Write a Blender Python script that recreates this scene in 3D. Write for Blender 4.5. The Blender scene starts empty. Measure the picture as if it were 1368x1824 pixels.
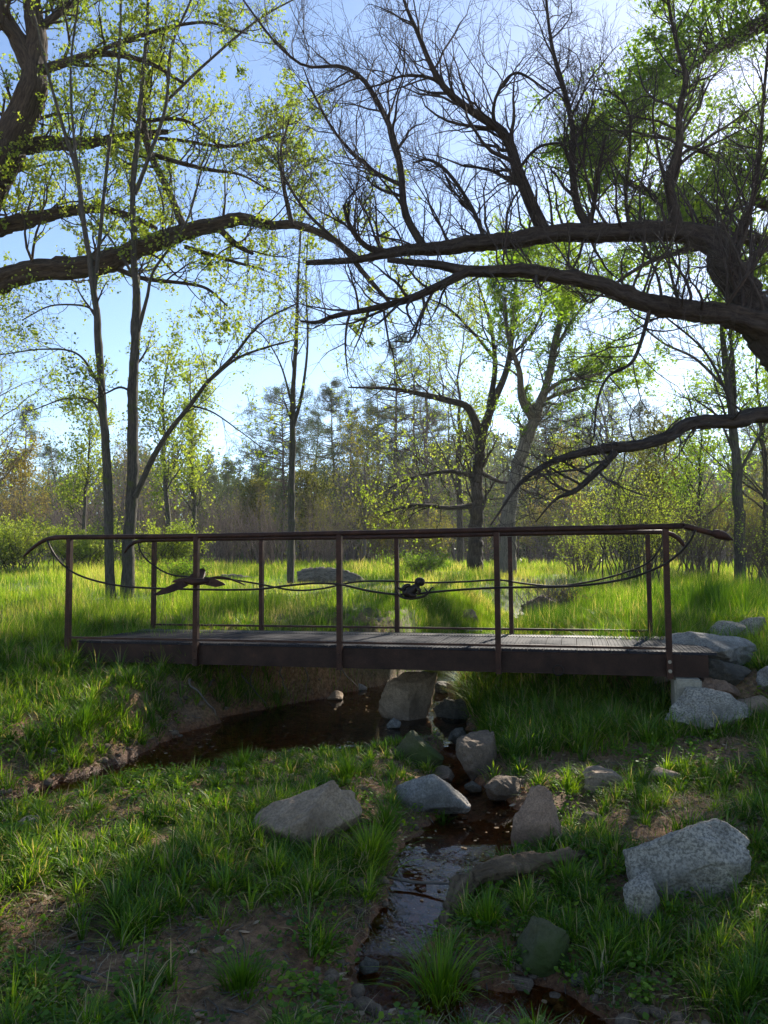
import bpy, math, random
import numpy as np
from mathutils import Vector, Matrix
PI = math.pi
S = bpy.context.scene
COL = S.collection

# ------------------------------------------------------------------ camera, sky, sun, exposure
PITCH = math.radians(3.67); EYE = 0.80; F = 1370.0
cd = bpy.data.cameras.new('camera'); cam = bpy.data.objects.new('camera', cd); COL.objects.link(cam)
cd.sensor_fit = 'HORIZONTAL'; cd.sensor_width = 36; cd.lens = 36 * F / 1368.0
cd.clip_start = 0.05; cd.clip_end = 2000
cam.location = (0, 0, EYE); cam.rotation_euler = (PI / 2 + PITCH, 0, 0)
S.camera = cam
SUN_AZ = math.radians(26.5); SUN_EL = math.radians(31)
W = bpy.data.worlds.new("World"); S.world = W; W.use_nodes = True
wn = W.node_tree.nodes; wl_ = W.node_tree.links
sky = wn.new('ShaderNodeTexSky'); sky.sky_type = 'NISHITA'; sky.sun_disc = False
sky.sun_elevation = SUN_EL; sky.sun_rotation = SUN_AZ
sky.air_density = 1.0; sky.dust_density = 0.6; sky.ozone_density = 1.6; sky.altitude = 1600
bg = wn['Background']; bg.inputs['Strength'].default_value = 0.09
wl_.new(sky.outputs[0], bg.inputs['Color'])
sd = bpy.data.lights.new('sun', 'SUN'); sd.energy = 4.6; sd.angle = math.radians(0.5); sd.color = (1.0, 0.93, 0.80)
sun = bpy.data.objects.new('sun', sd); COL.objects.link(sun)
sdir = Vector((math.sin(SUN_AZ) * math.cos(SUN_EL), math.cos(SUN_AZ) * math.cos(SUN_EL), math.sin(SUN_EL)))
sun.rotation_euler = sdir.to_track_quat('Z', 'Y').to_euler()
S.view_settings.view_transform = 'Standard'; S.view_settings.look = 'None'
S.view_settings.exposure = 1.42; S.view_settings.gamma = 1
S.cycles.max_bounces = 8; S.cycles.transparent_max_bounces = 12

# ------------------------------------------------------------------ maths helpers
def ray(px, py):
    a = (px - 684) / F; b = (912 - py) / F
    return np.array([a, math.cos(PITCH) - b * math.sin(PITCH), math.sin(PITCH) + b * math.cos(PITCH)])
def pt(px, py, Y):
    d = ray(px, py); t = Y / d[1]
    return np.array([d[0] * t, Y, EYE + d[2] * t])
def zs(z):
    t = min(1, max(0, (-.2 - z) / .3)); t = t * t * (3 - 2 * t); return z - (EYE - z) * .12 * t
def gp(px, py, z):
    z = zs(z)
    d = ray(px, py); t = (z - EYE) / d[2]
    return np.array([d[0] * t, d[1] * t, z])
def hsh(ix, iy, s):
    h = (ix.astype(np.int64) * 374761393 + iy.astype(np.int64) * 668265263 + s * 974711) & 0xffffffff
    h = ((h ^ (h >> 13)) * 1274126177) & 0xffffffff
    h = (h ^ (h >> 16)) & 0xffff
    return h / 65535.0
def vnoise(x, y, s=0):
    ix = np.floor(x); iy = np.floor(y); fx = x - ix; fy = y - iy
    fx = fx * fx * (3 - 2 * fx); fy = fy * fy * (3 - 2 * fy)
    a = hsh(ix, iy, s); b = hsh(ix + 1, iy, s); c = hsh(ix, iy + 1, s); d = hsh(ix + 1, iy + 1, s)
    return (a * (1 - fx) + b * fx) * (1 - fy) + (c * (1 - fx) + d * fx) * fy
def fbm(x, y, s=0, o=4):
    r = 0; a = 0.5
    for i in range(o):
        r = r + a * (vnoise(x, y, s + i * 17) - 0.5); x = x * 2.03 + 5.1; y = y * 2.03 + 1.7; a *= 0.5
    return r
def sstep(a, b, x):
    t = np.clip((x - a) / (b - a), 0, 1); return t * t * (3 - 2 * t)
def unit(v): return v / np.maximum(np.linalg.norm(v, axis=-1, keepdims=True), 1e-9)
def resample(pts, n):
    """Catmull-Rom through rows of pts (any number of columns) -> n rows evenly spread"""
    pts = np.asarray(pts, float); m = len(pts)
    if m == 2: return pts[0] + (pts[1] - pts[0]) * np.linspace(0, 1, n)[:, None]
    q = np.vstack([2 * pts[0] - pts[1], pts, 2 * pts[-1] - pts[-2]])
    seg = np.linalg.norm(np.diff(pts[:, :3], axis=0), axis=1); cum = np.r_[0, np.cumsum(seg)]
    u = np.interp(np.linspace(0, cum[-1], n), cum, np.arange(m))
    i = np.minimum(u.astype(int), m - 2); t = (u - i)[:, None]
    p0, p1, p2, p3 = q[i], q[i + 1], q[i + 2], q[i + 3]
    return 0.5 * (2 * p1 + (p2 - p0) * t + (2 * p0 - 5 * p1 + 4 * p2 - p3) * t ** 2 + (3 * p1 - p0 - 3 * p2 + p3) * t ** 3)

# ------------------------------------------------------------------ object helpers
def tagd(o, label=None, cat=None, group=None, kind=None):
    if label: o['label'] = label
    if cat: o['category'] = cat
    if group: o['group'] = group
    if kind: o['kind'] = kind
    return o
def empty(name, loc=(0, 0, 0), **k):
    o = bpy.data.objects.new(name, None); COL.objects.link(o); o.location = loc; o.empty_display_size = 0.2
    return tagd(o, **k)
def mesh_obj(name, V, Fq, mat, parent=None, smooth=True, attrs=None):
    """V (n,3); Fq list of (m,k) int arrays"""
    V = np.asarray(V, np.float32)
    if not isinstance(Fq, (list, tuple)): Fq = [Fq]
    Fq = [np.asarray(f, np.int32) for f in Fq if len(f)]
    me = bpy.data.meshes.new(name)
    me.vertices.add(len(V)); me.vertices.foreach_set('co', V.ravel())
    nl = sum(f.size for f in Fq); nf = sum(len(f) for f in Fq)
    me.loops.add(nl); me.loops.foreach_set('vertex_index', np.concatenate([f.ravel() for f in Fq]))
    me.polygons.add(nf)
    tot = np.concatenate([np.full(len(f), f.shape[1], np.int32) for f in Fq])
    st = np.r_[0, np.cumsum(tot)[:-1]].astype(np.int32)
    me.polygons.foreach_set('loop_start', st)
    me.polygons.foreach_set('use_smooth', np.full(nf, smooth))
    if attrs:
        for k, a in attrs.items():
            a = np.asarray(a, np.float32)
            if a.ndim == 1: me.attributes.new(k, 'FLOAT', 'POINT').data.foreach_set('value', a)
            else: me.attributes.new(k, 'FLOAT_VECTOR', 'POINT').data.foreach_set('vector', a.ravel())
    me.update(calc_edges=True); me.validate()
    if mat: me.materials.append(mat)
    o = bpy.data.objects.new(name, me); COL.objects.link(o)
    if parent is not None: o.parent = parent
    return o
class Bag:
    """collects pieces of one mesh"""
    def __init__(s): s.v = []; s.f = {}; s.n = 0; s.a = {}
    def add(s, V, Fq, **attrs):
        V = np.asarray(V, float).reshape(-1, 3)
        if not isinstance(Fq, (list, tuple)): Fq = [Fq]
        for f in Fq:
            f = np.asarray(f, int); s.f.setdefault(f.shape[1], []).append(f + s.n)
        s.v.append(V); s.n += len(V)
        for k, a in attrs.items(): s.a.setdefault(k, []).append(np.asarray(a, float))
        return s
    def box(s, x0, x1, y0, y1, z0, z1):
        V = [(x, y, z) for z in (z0, z1) for y in (y0, y1) for x in (x0, x1)]
        return s.add(V, np.array([[0, 2, 3, 1], [4, 5, 7, 6], [0, 1, 5, 4], [2, 6, 7, 3], [0, 4, 6, 2], [1, 3, 7, 5]]))
    def tube(s, pts, rad, k=10, n=None, cap=True):
        pts = np.asarray(pts, float)
        if np.isscalar(rad): rad = np.full(len(pts), rad)
        A = np.c_[pts, rad]
        if n: A = resample(A, n)
        V, Fq, bk = tube_batch(A[None, :, :3], A[None, :, 3], k)
        L = [Fq]
        if cap:
            m = len(A)
            L += [np.arange(k)[::-1][None], (np.arange(k) + (m - 1) * k)[None]]
        return s.add(V, L)
    def obj(s, name, mat, parent=None, smooth=False):
        V = np.concatenate(s.v); L = [np.concatenate(f) for f in s.f.values()]
        at = {k: np.concatenate(a) for k, a in s.a.items()} or None
        return mesh_obj(name, V, L, mat, parent, smooth, at)
def tube_batch(P, R, k=5, rng=None, rough=0.0):
    """P (B,M,3), R (B,M) -> verts, quads, bark coordinates"""
    B, M, _ = P.shape
    T = np.gradient(P, axis=1) if M > 2 else np.repeat((P[:, 1:] - P[:, :1]), 2, axis=1)
    T = unit(T)
    mean = unit(P[:, -1] - P[:, 0])
    ref = np.where(np.abs(mean[:, 2:3]) < 0.8, np.array([[0, 0, 1.0]]), np.array([[0.3, 1.0, 0]]))
    N = unit(np.cross(T, ref[:, None, :])); Bn = np.cross(T, N)
    th = np.arange(k) * 2 * PI / k
    RR = R[:, :, None] * np.ones(k)
    if rough and rng is not None:
        RR = RR * (1 + rough * (rng.random((B, M, k)) - 0.5) + rough * 0.9 * np.sin(th * 5 + 2)[None, None])
    if k >= 20 and B == 1:
        Lc = np.r_[0, np.cumsum(np.linalg.norm(np.diff(P[0], axis=0), axis=1))][:, None]; Rm = R[0][:, None]
        rd = 1 - 3.2 * np.abs(fbm(np.cos(th)[None] * Rm * 17 + Lc * .8, np.sin(th)[None] * Rm * 17 + Lc * 1.7, 51, 3))
        RR = RR + (np.minimum(.022, .13 * Rm) * rd)[None]
    V = P[:, :, None, :] + RR[..., None] * (np.cos(th)[None, None, :, None] * N[:, :, None] + np.sin(th)[None, None, :, None] * Bn[:, :, None])
    L = np.concatenate([np.zeros((B, 1)), np.cumsum(np.linalg.norm(np.diff(P, axis=1), axis=2), axis=1)], axis=1)
    bk = np.stack([np.cos(th)[None, None] * R[:, :, None] + np.arange(B)[:, None, None] * 0.37, np.sin(th)[None, None] * R[:, :, None], np.repeat(L[:, :, None], k, 2)], -1)
    i = np.arange(M - 1)[:, None] * k; j = np.arange(k)[None]
    q = np.stack([i + j, i + (j + 1) % k, i + k + (j + 1) % k, i + k + j], -1).reshape(-1, 4)
    Fq = (np.arange(B)[:, None, None] * (M * k) + q[None]).reshape(-1, 4)
    return V.reshape(-1, 3), Fq, bk.reshape(-1, 3)

# ------------------------------------------------------------------ materials
class NT:
    def __init__(s, name):
        s.m = bpy.data.materials.new(name); s.m.use_nodes = True; s.t = s.m.node_tree; s.n = s.t.nodes; s.l = s.t.links
        s.n.clear(); s.out = s.n.new('ShaderNodeOutputMaterial')
    def node(s, t, **k):
        n = s.n.new('ShaderNode' + t)
        for a, v in k.items():
            if a[0] == '_': n.inputs[a[1:].replace('_', ' ')].default_value = v
            else: setattr(n, a, v)
        return n
    def link(s, a, b): s.l.new(a, b)
    def ramp(s, fac, stops):
        r = s.n.new('ShaderNodeValToRGB'); e = r.color_ramp.elements
        while len(e) < len(stops): e.new(0.5)
        for i, (p, c) in enumerate(stops): e[i].position = p; e[i].color = (*c, 1)
        s.l.new(fac, r.inputs[0]); return r.outputs[0]
    def noise(s, vec, scale, detail=5, rough=0.6):
        n = s.node('TexNoise', _Scale=scale, _Detail=detail, _Roughness=rough)
        if vec is not None: s.l.new(vec, n.inputs['Vector'])
        return n.outputs[0]
    def bump(s, h, strength=0.5, dist=0.02, normal=None):
        b = s.node('Bump', _Strength=strength, _Distance=dist); s.l.new(h, b.inputs['Height'])
        if normal: s.l.new(normal, b.inputs['Normal'])
        return b.outputs[0]
    def mix(s, f, a, b, mode='MIX'):
        n = s.n.new('ShaderNodeMix'); n.data_type = 'RGBA'; n.blend_type = mode
        for sock, v in ((n.inputs[0], f), (n.inputs[6], a), (n.inputs[7], b)):
            if isinstance(v, (int, float)): sock.default_value = v
            elif isinstance(v, tuple): sock.default_value = (*v, 1)
            else: s.l.new(v, sock)
        return n.outputs[2]
    def math(s, op, a, b=0.0, clamp=False):
        n = s.n.new('ShaderNodeMath'); n.operation = op; n.use_clamp = clamp
        for sock, v in ((n.inputs[0], a), (n.inputs[1], b)):
            if isinstance(v, (int, float)): sock.default_value = v
            else: s.l.new(v, sock)
        return n.outputs[0]
def attr(t, name): return t.node('Attribute', attribute_name=name)
def leaf_mat(name, stops, transl=0.5, gloss=0.06):
    gloss *= 0.25
    t = NT(name); r = attr(t, 'rnd').outputs['Fac']
    c = t.ramp(r, stops)
    d = t.node('BsdfDiffuse'); tr = t.node('BsdfTranslucent'); g = t.node('BsdfGlossy', _Roughness=0.45)
    t.link(c, d.inputs[0])
    hs = t.mix(1.0, c, (1.6, 1.55, 0.65), 'MULTIPLY'); t.link(hs, tr.inputs[0])
    m = t.node('MixShader'); m.inputs[0].default_value = transl; t.link(d.outputs[0], m.inputs[1]); t.link(tr.outputs[0], m.inputs[2])
    m2 = t.node('MixShader'); m2.inputs[0].default_value = gloss; t.link(m.outputs[0], m2.inputs[1]); t.link(g.outputs[0], m2.inputs[2])
    t.link(m2.outputs[0], t.out.inputs[0]); return t.m
def bark_mat(name, dark, light, scale=9, bump=0.8, moss=None):
    t = NT(name); a = attr(t, 'bk').outputs['Vector']
    mp = t.node('Mapping'); t.link(a, mp.inputs[0]); mp.inputs['Scale'].default_value = (1, 1, 0.16)
    n1 = t.noise(mp.outputs[0], scale * 3, 6, 0.7); n2 = t.noise(a, scale * 0.25, 3)
    c = t.ramp(n1, [(0.32, dark), (0.52, tuple((x + y) / 2 for x, y in zip(dark, light))), (0.72, light)])
    if moss:
        c = t.mix(t.ramp(n2, [(0.55, (0, 0, 0)), (0.7, (1, 1, 1))]), c, moss)
    p = t.node('BsdfPrincipled', _Roughness=0.92); p.inputs['Specular IOR Level'].default_value = 0.2
    t.link(c, p.inputs['Base Color']); t.link(t.bump(n1, bump, 0.03), p.inputs['Normal']); t.link(p.outputs[0], t.out.inputs[0]); return t.m
def rock_mat(name, c1, c2, speck=0.35, moss=0.0, scale=6):
    c1 = (c1[0] * .95, c1[1] * .85, c1[2] * .68); c2 = (c2[0] * 1.0, c2[1] * .90, c2[2] * .74)
    t = NT(name); o = t.node('TexCoord').outputs['Object']
    n1 = t.noise(o, scale, 6, 0.65); n2 = t.noise(o, scale * 14, 3, 0.7); n3 = t.noise(o, 2.2, 4, 0.6)
    c = t.ramp(n1, [(0.3, c1), (0.7, c2)])
    sp = t.ramp(n2, [(0.40, (0.25, 0.25, 0.25)), (0.52, (1, 1, 1)), (0.66, (1.5, 1.5, 1.5))])
    c = t.mix(speck, c, sp, 'MULTIPLY')
    lich = t.ramp(n3, [(0.50, (0, 0, 0)), (0.66, (1, 1, 1))])
    c = t.mix(t.math('MULTIPLY', lich, 0.8), c, tuple(x * 0.55 for x in c1))
    if moss: c = t.mix(t.ramp(n3, [(0.52 - moss * 0.2, (0, 0, 0)), (0.6, (1, 1, 1))]), c, (0.05, 0.065, 0.012))
    p = t.node('BsdfPrincipled', _Roughness=0.85); p.inputs['Specular IOR Level'].default_value = 0.3
    t.link(c, p.inputs['Base Color'])
    b = t.bump(n2, 0.35, 0.01); b = t.bump(n1, 0.6, 0.05, b)
    t.link(b, p.inputs['Normal']); t.link(p.outputs[0], t.out.inputs[0]); return t.m
def metal_mat(name, c1, c2, rough=0.55, metallic=0.35):
    t = NT(name); o = t.node('TexCoord').outputs['Object']
    n1 = t.noise(o, 7, 6, 0.7); n2 = t.noise(o, 90, 3, 0.7)
    c = t.ramp(n1, [(0.35, c1), (0.62, c2), (0.78, (c2[0] * 2.1, c2[1] * 1.7, c2[2] * 1.2))])
    c = t.mix(0.5, c, t.ramp(n2, [(0.3, (0.4, 0.4, 0.4)), (0.7, (1.4, 1.3, 1.2))]), 'MULTIPLY')
    p = t.node('BsdfPrincipled', _Roughness=rough, _Metallic=metallic); p.inputs['Specular IOR Level'].default_value = 0.22; t.link(c, p.inputs['Base Color'])
    t.link(t.bump(n2, 0.25, 0.004), p.inputs['Normal']); t.link(p.outputs[0], t.out.inputs[0]); return t.m

M_bark = bark_mat('bark_cottonwood', (0.018, 0.013, 0.009), (0.11, 0.08, 0.056), 9, 1.2)
M_barkl = bark_mat('bark_pale', (0.07, 0.058, 0.045), (0.26, 0.22, 0.175), 9, 1.0)
M_barkd = bark_mat('bark_dark', (0.018, 0.014, 0.012), (0.10, 0.078, 0.062), 10, 1.0)
M_barkg = bark_mat('bark_slender', (0.03, 0.026, 0.022), (0.12, 0.105, 0.085), 14, 0.5, (0.07, 0.085, 0.02))
M_barkp = bark_mat('bark_pine', (0.035, 0.024, 0.017), (0.13, 0.085, 0.055), 5)
M_twig = bark_mat('bark_twig', (0.06, 0.045, 0.04), (0.17, 0.13, 0.11), 20, 0.2)
M_twigd = bark_mat('bark_twig_dark', (0.03, 0.024, 0.022), (0.10, 0.08, 0.07), 20, 0.2)
M_twigp = bark_mat('bark_twig_purple', (0.085, 0.062, 0.058), (0.20, 0.155, 0.14), 20, 0.2)
M_dead = bark_mat('dead_wood', (0.05, 0.04, 0.03), (0.30, 0.245, 0.19), 8, 1.0)
M_leafY = leaf_mat('leaf_young', [(0, (0.10, 0.15, 0.018)), (0.5, (0.20, 0.27, 0.03)), (1, (0.34, 0.36, 0.09))], 0.55, 0.10)
M_leafG = leaf_mat('leaf_green', [(0, (0.08, 0.15, 0.02)), (0.6, (0.16, 0.26, 0.03)), (1, (0.25, 0.34, 0.05))], 0.66, 0.08)
M_leafO = leaf_mat('leaf_olive', [(0, (0.06, 0.07, 0.02)), (0.5, (0.12, 0.13, 0.035)), (1, (0.24, 0.20, 0.06))], 0.45, 0.03)
M_leafR = leaf_mat('leaf_bud', [(0, (0.17, 0.13, 0.045)), (0.5, (0.22, 0.18, 0.06)), (1, (0.18, 0.20, 0.05))], 0.45, 0.03)
M_edge = leaf_mat('leaf_edge', [(0, (0.03, 0.055, 0.022)), (0.35, (0.06, 0.09, 0.025)), (0.6, (0.12, 0.15, 0.03)), (0.85, (0.20, 0.23, 0.045)), (1, (0.24, 0.17, 0.06))], 0.5)
M_pine = leaf_mat('pine_needles', [(0, (0.025, 0.045, 0.022)), (0.6, (0.055, 0.085, 0.036)), (1, (0.11, 0.13, 0.05))], 0.35, 0.05)
M_grass = leaf_mat('grass_near', [(0, (0.035, 0.085, 0.006)), (0.55, (0.10, 0.20, 0.010)), (0.90, (0.24, 0.34, 0.018)), (0.94, (0.34, 0.26, 0.13)), (1, (0.46, 0.36, 0.20))], 0.45, 0.10)
M_meadow = leaf_mat('grass_meadow', [(0, (0.045, 0.095, 0.010)), (0.5, (0.145, 0.24, 0.02)), (0.88, (0.27, 0.35, 0.035)), (0.93, (0.38, 0.34, 0.13)), (1, (0.46, 0.38, 0.20))], 0.62, 0.06)
M_thatch = leaf_mat('thatch', [(0, (0.04, 0.09, 0.008)), (0.58, (0.17, 0.26, 0.02)), (0.64, (0.09, 0.055, 0.03)), (0.85, (0.27, 0.19, 0.11)), (1, (0.44, 0.35, 0.24))], 0.3)
M_root = bark_mat('root_bark', (0.05, 0.032, 0.018), (0.24, 0.16, 0.095), 8, 1.0)
M_litter = leaf_mat('leaf_dead', [(0, (0.09, 0.045, 0.02)), (0.5, (0.27, 0.165, 0.09)), (1, (0.52, 0.40, 0.28))], 0.25, 0.05)
M_steel = metal_mat('rusty_steel', (0.032, 0.016, 0.012), (0.07, 0.032, 0.021))
M_beam = metal_mat('dark_brown_steel', (0.024, 0.012, 0.008), (0.052, 0.026, 0.017), 0.7, 0.05)
M_deck = metal_mat('deck_grating', (0.020, 0.019, 0.024), (0.036, 0.034, 0.042), 0.85, 0.0)
M_rod = metal_mat('black_rod', (0.02, 0.017, 0.016), (0.045, 0.032, 0.026), 0.45, 0.5)
M_bolt = metal_mat('zinc_bolt', (0.20, 0.18, 0.16), (0.34, 0.31, 0.27), 0.4, 0.8)
M_conc = rock_mat('concrete', (0.26, 0.25, 0.23), (0.40, 0.385, 0.36), 0.25, 0, 4)
M_granite = rock_mat('rock_granite', (0.20, 0.19, 0.18), (0.43, 0.405, 0.38), 0.7, 0, 5)
M_tan = rock_mat('rock_tan', (0.20, 0.150, 0.115), (0.40, 0.315, 0.25), 0.35, 0, 5)
M_pink = rock_mat('rock_pink', (0.23, 0.15, 0.115), (0.42, 0.29, 0.22), 0.4, 0, 7)
M_brown = rock_mat('rock_brown', (0.10, 0.075, 0.06), (0.23, 0.175, 0.135), 0.4, 0, 6)
M_grey = rock_mat('rock_grey', (0.15, 0.15, 0.155), (0.36, 0.35, 0.36), 0.5, 0, 5)
M_darkr = rock_mat('rock_dark', (0.045, 0.042, 0.038), (0.15, 0.135, 0.115), 0.5, 0, 5)
M_mossr = rock_mat('rock_mossy', (0.07, 0.06, 0.045), (0.16, 0.135, 0.10), 0.4, 1.0, 5)

# ------------------------------------------------------------------ terrain
SEG = []   # stream: (x0,y0,x1,y1,r0,r1)
def chain(rows):
    Q = [(*gp(a, b, z)[:2], r) for a, b, z, r in rows]
    for p, q in zip(Q[:-1], Q[1:]): SEG.append((p[0], p[1], q[0], q[1], p[2], q[2]))
chain([(992, 1072, -0.30, .12), (945, 1102, -0.42, .28), (915, 1132, -0.5, .32), (850, 1172, -0.58, .35), (800, 1205, -0.62, .50), (720, 1240, -.65, .65), (640, 1268, -.65, .85),
       (560, 1290, -.65, .95), (450, 1315, -.65, .70), (330, 1350, -.65, .42), (210, 1380, -.65, .20), (60, 1425, -.66, .08), (-120, 1470, -.68, .12)])
chain([(760, 1270, -.65, .4), (812, 1320, -.66, .13), (812, 1375, -.69, .10), (835, 1420, -.72, .16), (880, 1470, -.74, .30), (805, 1515, -.75, .27), (750, 1580, -.77, .17), (725, 1640, -.79, .12),
       (695, 1700, -.80, .12), (705, 1760, -.82, .14), (830, 1800, -.84, .14), (980, 1812, -.85, .12), (1100, 1880, -.86, .10)])
chain([(470, 1330, -.65, .40), (560, 1322, -.65, .50), (650, 1312, -.65, .50), (705, 1310, -.65, .36)])
SEG = np.array(SEG)
def stream_d(x, y):
    d = np.full(np.shape(x), 1e9)
    for x0, y0, x1, y1, r0, r1 in SEG:
        dx, dy = x1 - x0, y1 - y0
        t = np.clip(((x - x0) * dx + (y - y0) * dy) / (dx * dx + dy * dy), 0, 1)
        d = np.minimum(d, np.hypot(x - x0 - t * dx, y - y0 - t * dy) - (r0 + (r1 - r0) * t))
    return d
def water_z(x, y):
    up = ([10.5, 12.4, 15.3, 17.7, 22], [-.82, -.75, -.66, -.54, -.34])
    a = np.interp(y, [2.2, 3.3, 3.64, 4.29, 4.8, 5.5, 6.3, 6.9] + up[0], [-1.08, -1.04, -.992, -.958, -.93, -.925, -.88, -.83] + up[1])
    b = np.interp(y, [3.9, 5.6] + up[0], [-.857, -.824] + up[1])
    k = sstep(-0.5, -0.1, x); return b * (1 - k) + a * k
CP = np.array([(-3.6, 8.6, -.16), (-5, 8.2, -.08), (-3.4, 7.5, -.34), (-4.2, 6.6, -.34), (-.5, 3.5, -.66), (-1.0, 3.8, -.62), (-2.9, 8.0, -.32), (-1.2, 7.9, -.34), (-3, 6.3, -.42), (-3.6, 5, -.5), (-2.8, 4, -.6), (-2, 3, -.66), (-1, 3, -.65), (-.5, 4.2, -.62),
    (-1.3, 4.4, -.60), (0, 3, -.74), (-.35, 5.0, -.60), (-.9, 5.1, -.60), (-1.7, 4.9, -.60), (-1, 8.9, -.2), (-2, 8.1, -.33), (-2.6, 7.5, -.36), (-2, 10.2, 0), (-1, 10.8, 0), (-4, 10, 0), (0, 12, 0.02), (1.9, 8.6, -.40), (-.5, 9.9, -.15), (2.5, 8.4, -.08), (3, 9.3, 0),
    (3.2, 7.2, -.22), (4.2, 6.6, -.12), (1.6, 6.4, -.48), (2.2, 6, -.5), (2.6, 5.5, -.46), (1.2, 5.1, -.6), (.1, 4.4, -.66), (.05, 3.7, -.70), (1.8, 4.3, -.57), (2.5, 4, -.52), (3.5, 5, -.36), (1.4, 3.4, -.70), (1, 3, -.79), (2.2, 3, -.62),
    (1.3, 7.3, -.42), (0, 1, -.78), (-2, 1, -.75), (2, 1, -.72), (5, 9, .02), (5, 4, -.3), (6, 7, -.05), (-6, 6, -.2), (-5, 4, -.45), (-6, 9, 0), (7, 10, .05), (-8, 8, -.05), (0, -3, -.7), (-5, 0, -.6), (5, 0, -.5), (8, 3, -.3), (-9, 3, -.35)])
CP = np.array([(a * (.8 - zs(c_)) / (.8 - c_), b * (.8 - zs(c_)) / (.8 - c_), zs(c_)) if b < 7.4 else (a, b, c_) for a, b, c_ in CP])
def bank_z(x, y):
    w = 0; s = 0
    for cx, cy, cz in CP:
        k = 1.0 / (((x - cx) ** 2 + (y - cy) ** 2) ** 1.6 + 0.02); w = w + k; s = s + k * cz
    near = s / w
    far = np.interp(y, [8, 10, 15, 22, 28, 40, 60, 120, 500], [-.05, .0, .08, .26, .40, .52, .6, .8, 1.5]) + 0.12 * fbm(x * .12, y * .12, 9) * np.clip((y - 10) / 10, 0, 1)
    k = sstep(9.0, 12.0, np.maximum(y, np.abs(x) + 2)); return near * (1 - k) + far * k
def ground_z(x, y):
    x = np.asarray(x, float); y = np.asarray(y, float)
    d = stream_d(x, y) + 0.18 * fbm(x * 2.6, y * 2.6, 3) + 0.09 * fbm(x * 9, y * 9, 5) + .04 * fbm(x * 28, y * 28, 6)
    B = bank_z(x, y); wz = water_z(x, y)
    nearf = np.clip((14 - y) / 6, 0.0, 1)
    B = B + (0.11 * fbm(x * 1.5, y * 1.5, 21) + 0.05 * fbm(x * 7, y * 7, 31, 4) + 0.05 * fbm(x * 15, y * 15, 37, 3) + 0.026 * fbm(x * 36, y * 36, 41, 3)) * (0.35 + 0.65 * nearf)
    bed = wz - 0.035 - 0.06 * np.clip(-d * 3, 0, 1) + 0.03 * fbm(x * 9, y * 9, 61)
    cut = sstep(7.6, 8.6, y * .89 + 0.28 * x + 0.35) * sstep(0.9, 0.0, x)          # eroded far bank of the pool
    bw = (0.50 + .25 * sstep(6.2, 5.2, y) + 1.0 * sstep(10.2, 11.5, y)) * (1 - cut) + 0.16 * cut
    k = np.clip(d / bw, 0, 1); k = k * k * (3 - 2 * k); B = B + cut * (.36 * fbm(x * 5, y * 5, 71) + .22 * fbm(x * 14, y * 14, 72)) * (d < 1.2) * .8
    lip = np.clip(d / 0.06, 0, 1) * 0.07                                # muddy step out of the water
    z = bed * (1 - k) + B * k
    z = np.where(d < bw, np.minimum(z + lip * (1 - k), np.maximum(B, z)), z)
    return z
def gz(x, y): return float(ground_z(np.array([x]), np.array([y]))[0])
def graded(a, b, step, far, gr=1.09):
    c = list(np.arange(a, b, step)); s = step; v = c[-1]
    while v < far: s *= gr; v += s; c.append(v)
    return np.array(c)
def rock_fbm3(p, s, o=5):
    return (fbm(p[:, 0] + p[:, 2] * .7, p[:, 1] - p[:, 2] * .6, s, o) + fbm(p[:, 1] + 3 + p[:, 0] * .3, p[:, 2] + 9 - p[:, 0] * .5, s + 5, o)) * 0.7
xs = graded(0, 4.2, 0.024, 500, 1.10); xs = np.r_[-xs[:0:-1], xs]
ys = graded(1.9, 9.5, 0.024, 650, 1.06); yb = graded(0, 0.3, 0.15, 60, 1.25); ys = np.r_[(1.9 - yb[:0:-1]), ys]
GX, GY = np.meshgrid(xs, ys); GZ = ground_z(GX, GY)
nx, ny = len(xs), len(ys)
i = np.arange(ny - 1)[:, None] * nx + np.arange(nx - 1)[None]
Fg = np.stack([i, i + 1, i + nx + 1, i + nx], -1).reshape(-1, 4)
wet = np.clip(1 - (GZ - water_z(GX, GY)) / 0.11, 0, 1) * np.clip(1.3 - stream_d(GX, GY) / .4, 0, 1)
t = NT('ground_soil'); o = t.node('TexCoord').outputs['Object']
n1 = t.noise(o, 2.2, 6, .65); n2 = t.noise(o, 28, 5, .7); n3 = t.noise(o, 120, 3, .7); n4 = t.noise(o, 0.5, 3, .6)
soil = t.ramp(n2, [(0.3, (0.085, 0.040, 0.016)), (0.5, (0.25, 0.130, 0.055)), (0.72, (0.46, 0.27, 0.135))])
soil2 = t.ramp(n2, [(0.3, (0.055, 0.030, 0.014)), (0.7, (0.27, 0.16, 0.08))])
c = t.mix(t.ramp(n1, [(0.4, (0, 0, 0)), (0.6, (1, 1, 1))]), soil, soil2)
c = t.mix(t.ramp(n3, [(0.62, (0, 0, 0)), (0.68, (1, 1, 1))]), c, (0.36, 0.27, 0.19))
sp = t.node('SeparateXYZ'); t.link(o, sp.inputs[0])
gfac = t.math('MULTIPLY', t.math('SUBTRACT', sp.outputs[1], 9.0), 0.25, True)
c = t.mix(t.math('MULTIPLY', gfac, 0.9), c, t.ramp(n2, [(0.3, (0.035, 0.07, 0.012)), (0.7, (0.09, 0.13, 0.025))]))
wa = attr(t, 'wet').outputs['Fac']
c = t.mix(wa, c, t.mix(1.0, c, (0.75, 0.46, 0.24), 'MULTIPLY'))
p = t.node('BsdfPrincipled'); t.link(c, p.inputs['Base Color'])
t.link(t.math('SUBTRACT', 0.95, t.math('MULTIPLY', wa, t.math('ADD', 0.05, t.math('MULTIPLY', n2, 0.7)))), p.inputs['Roughness'])
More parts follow.
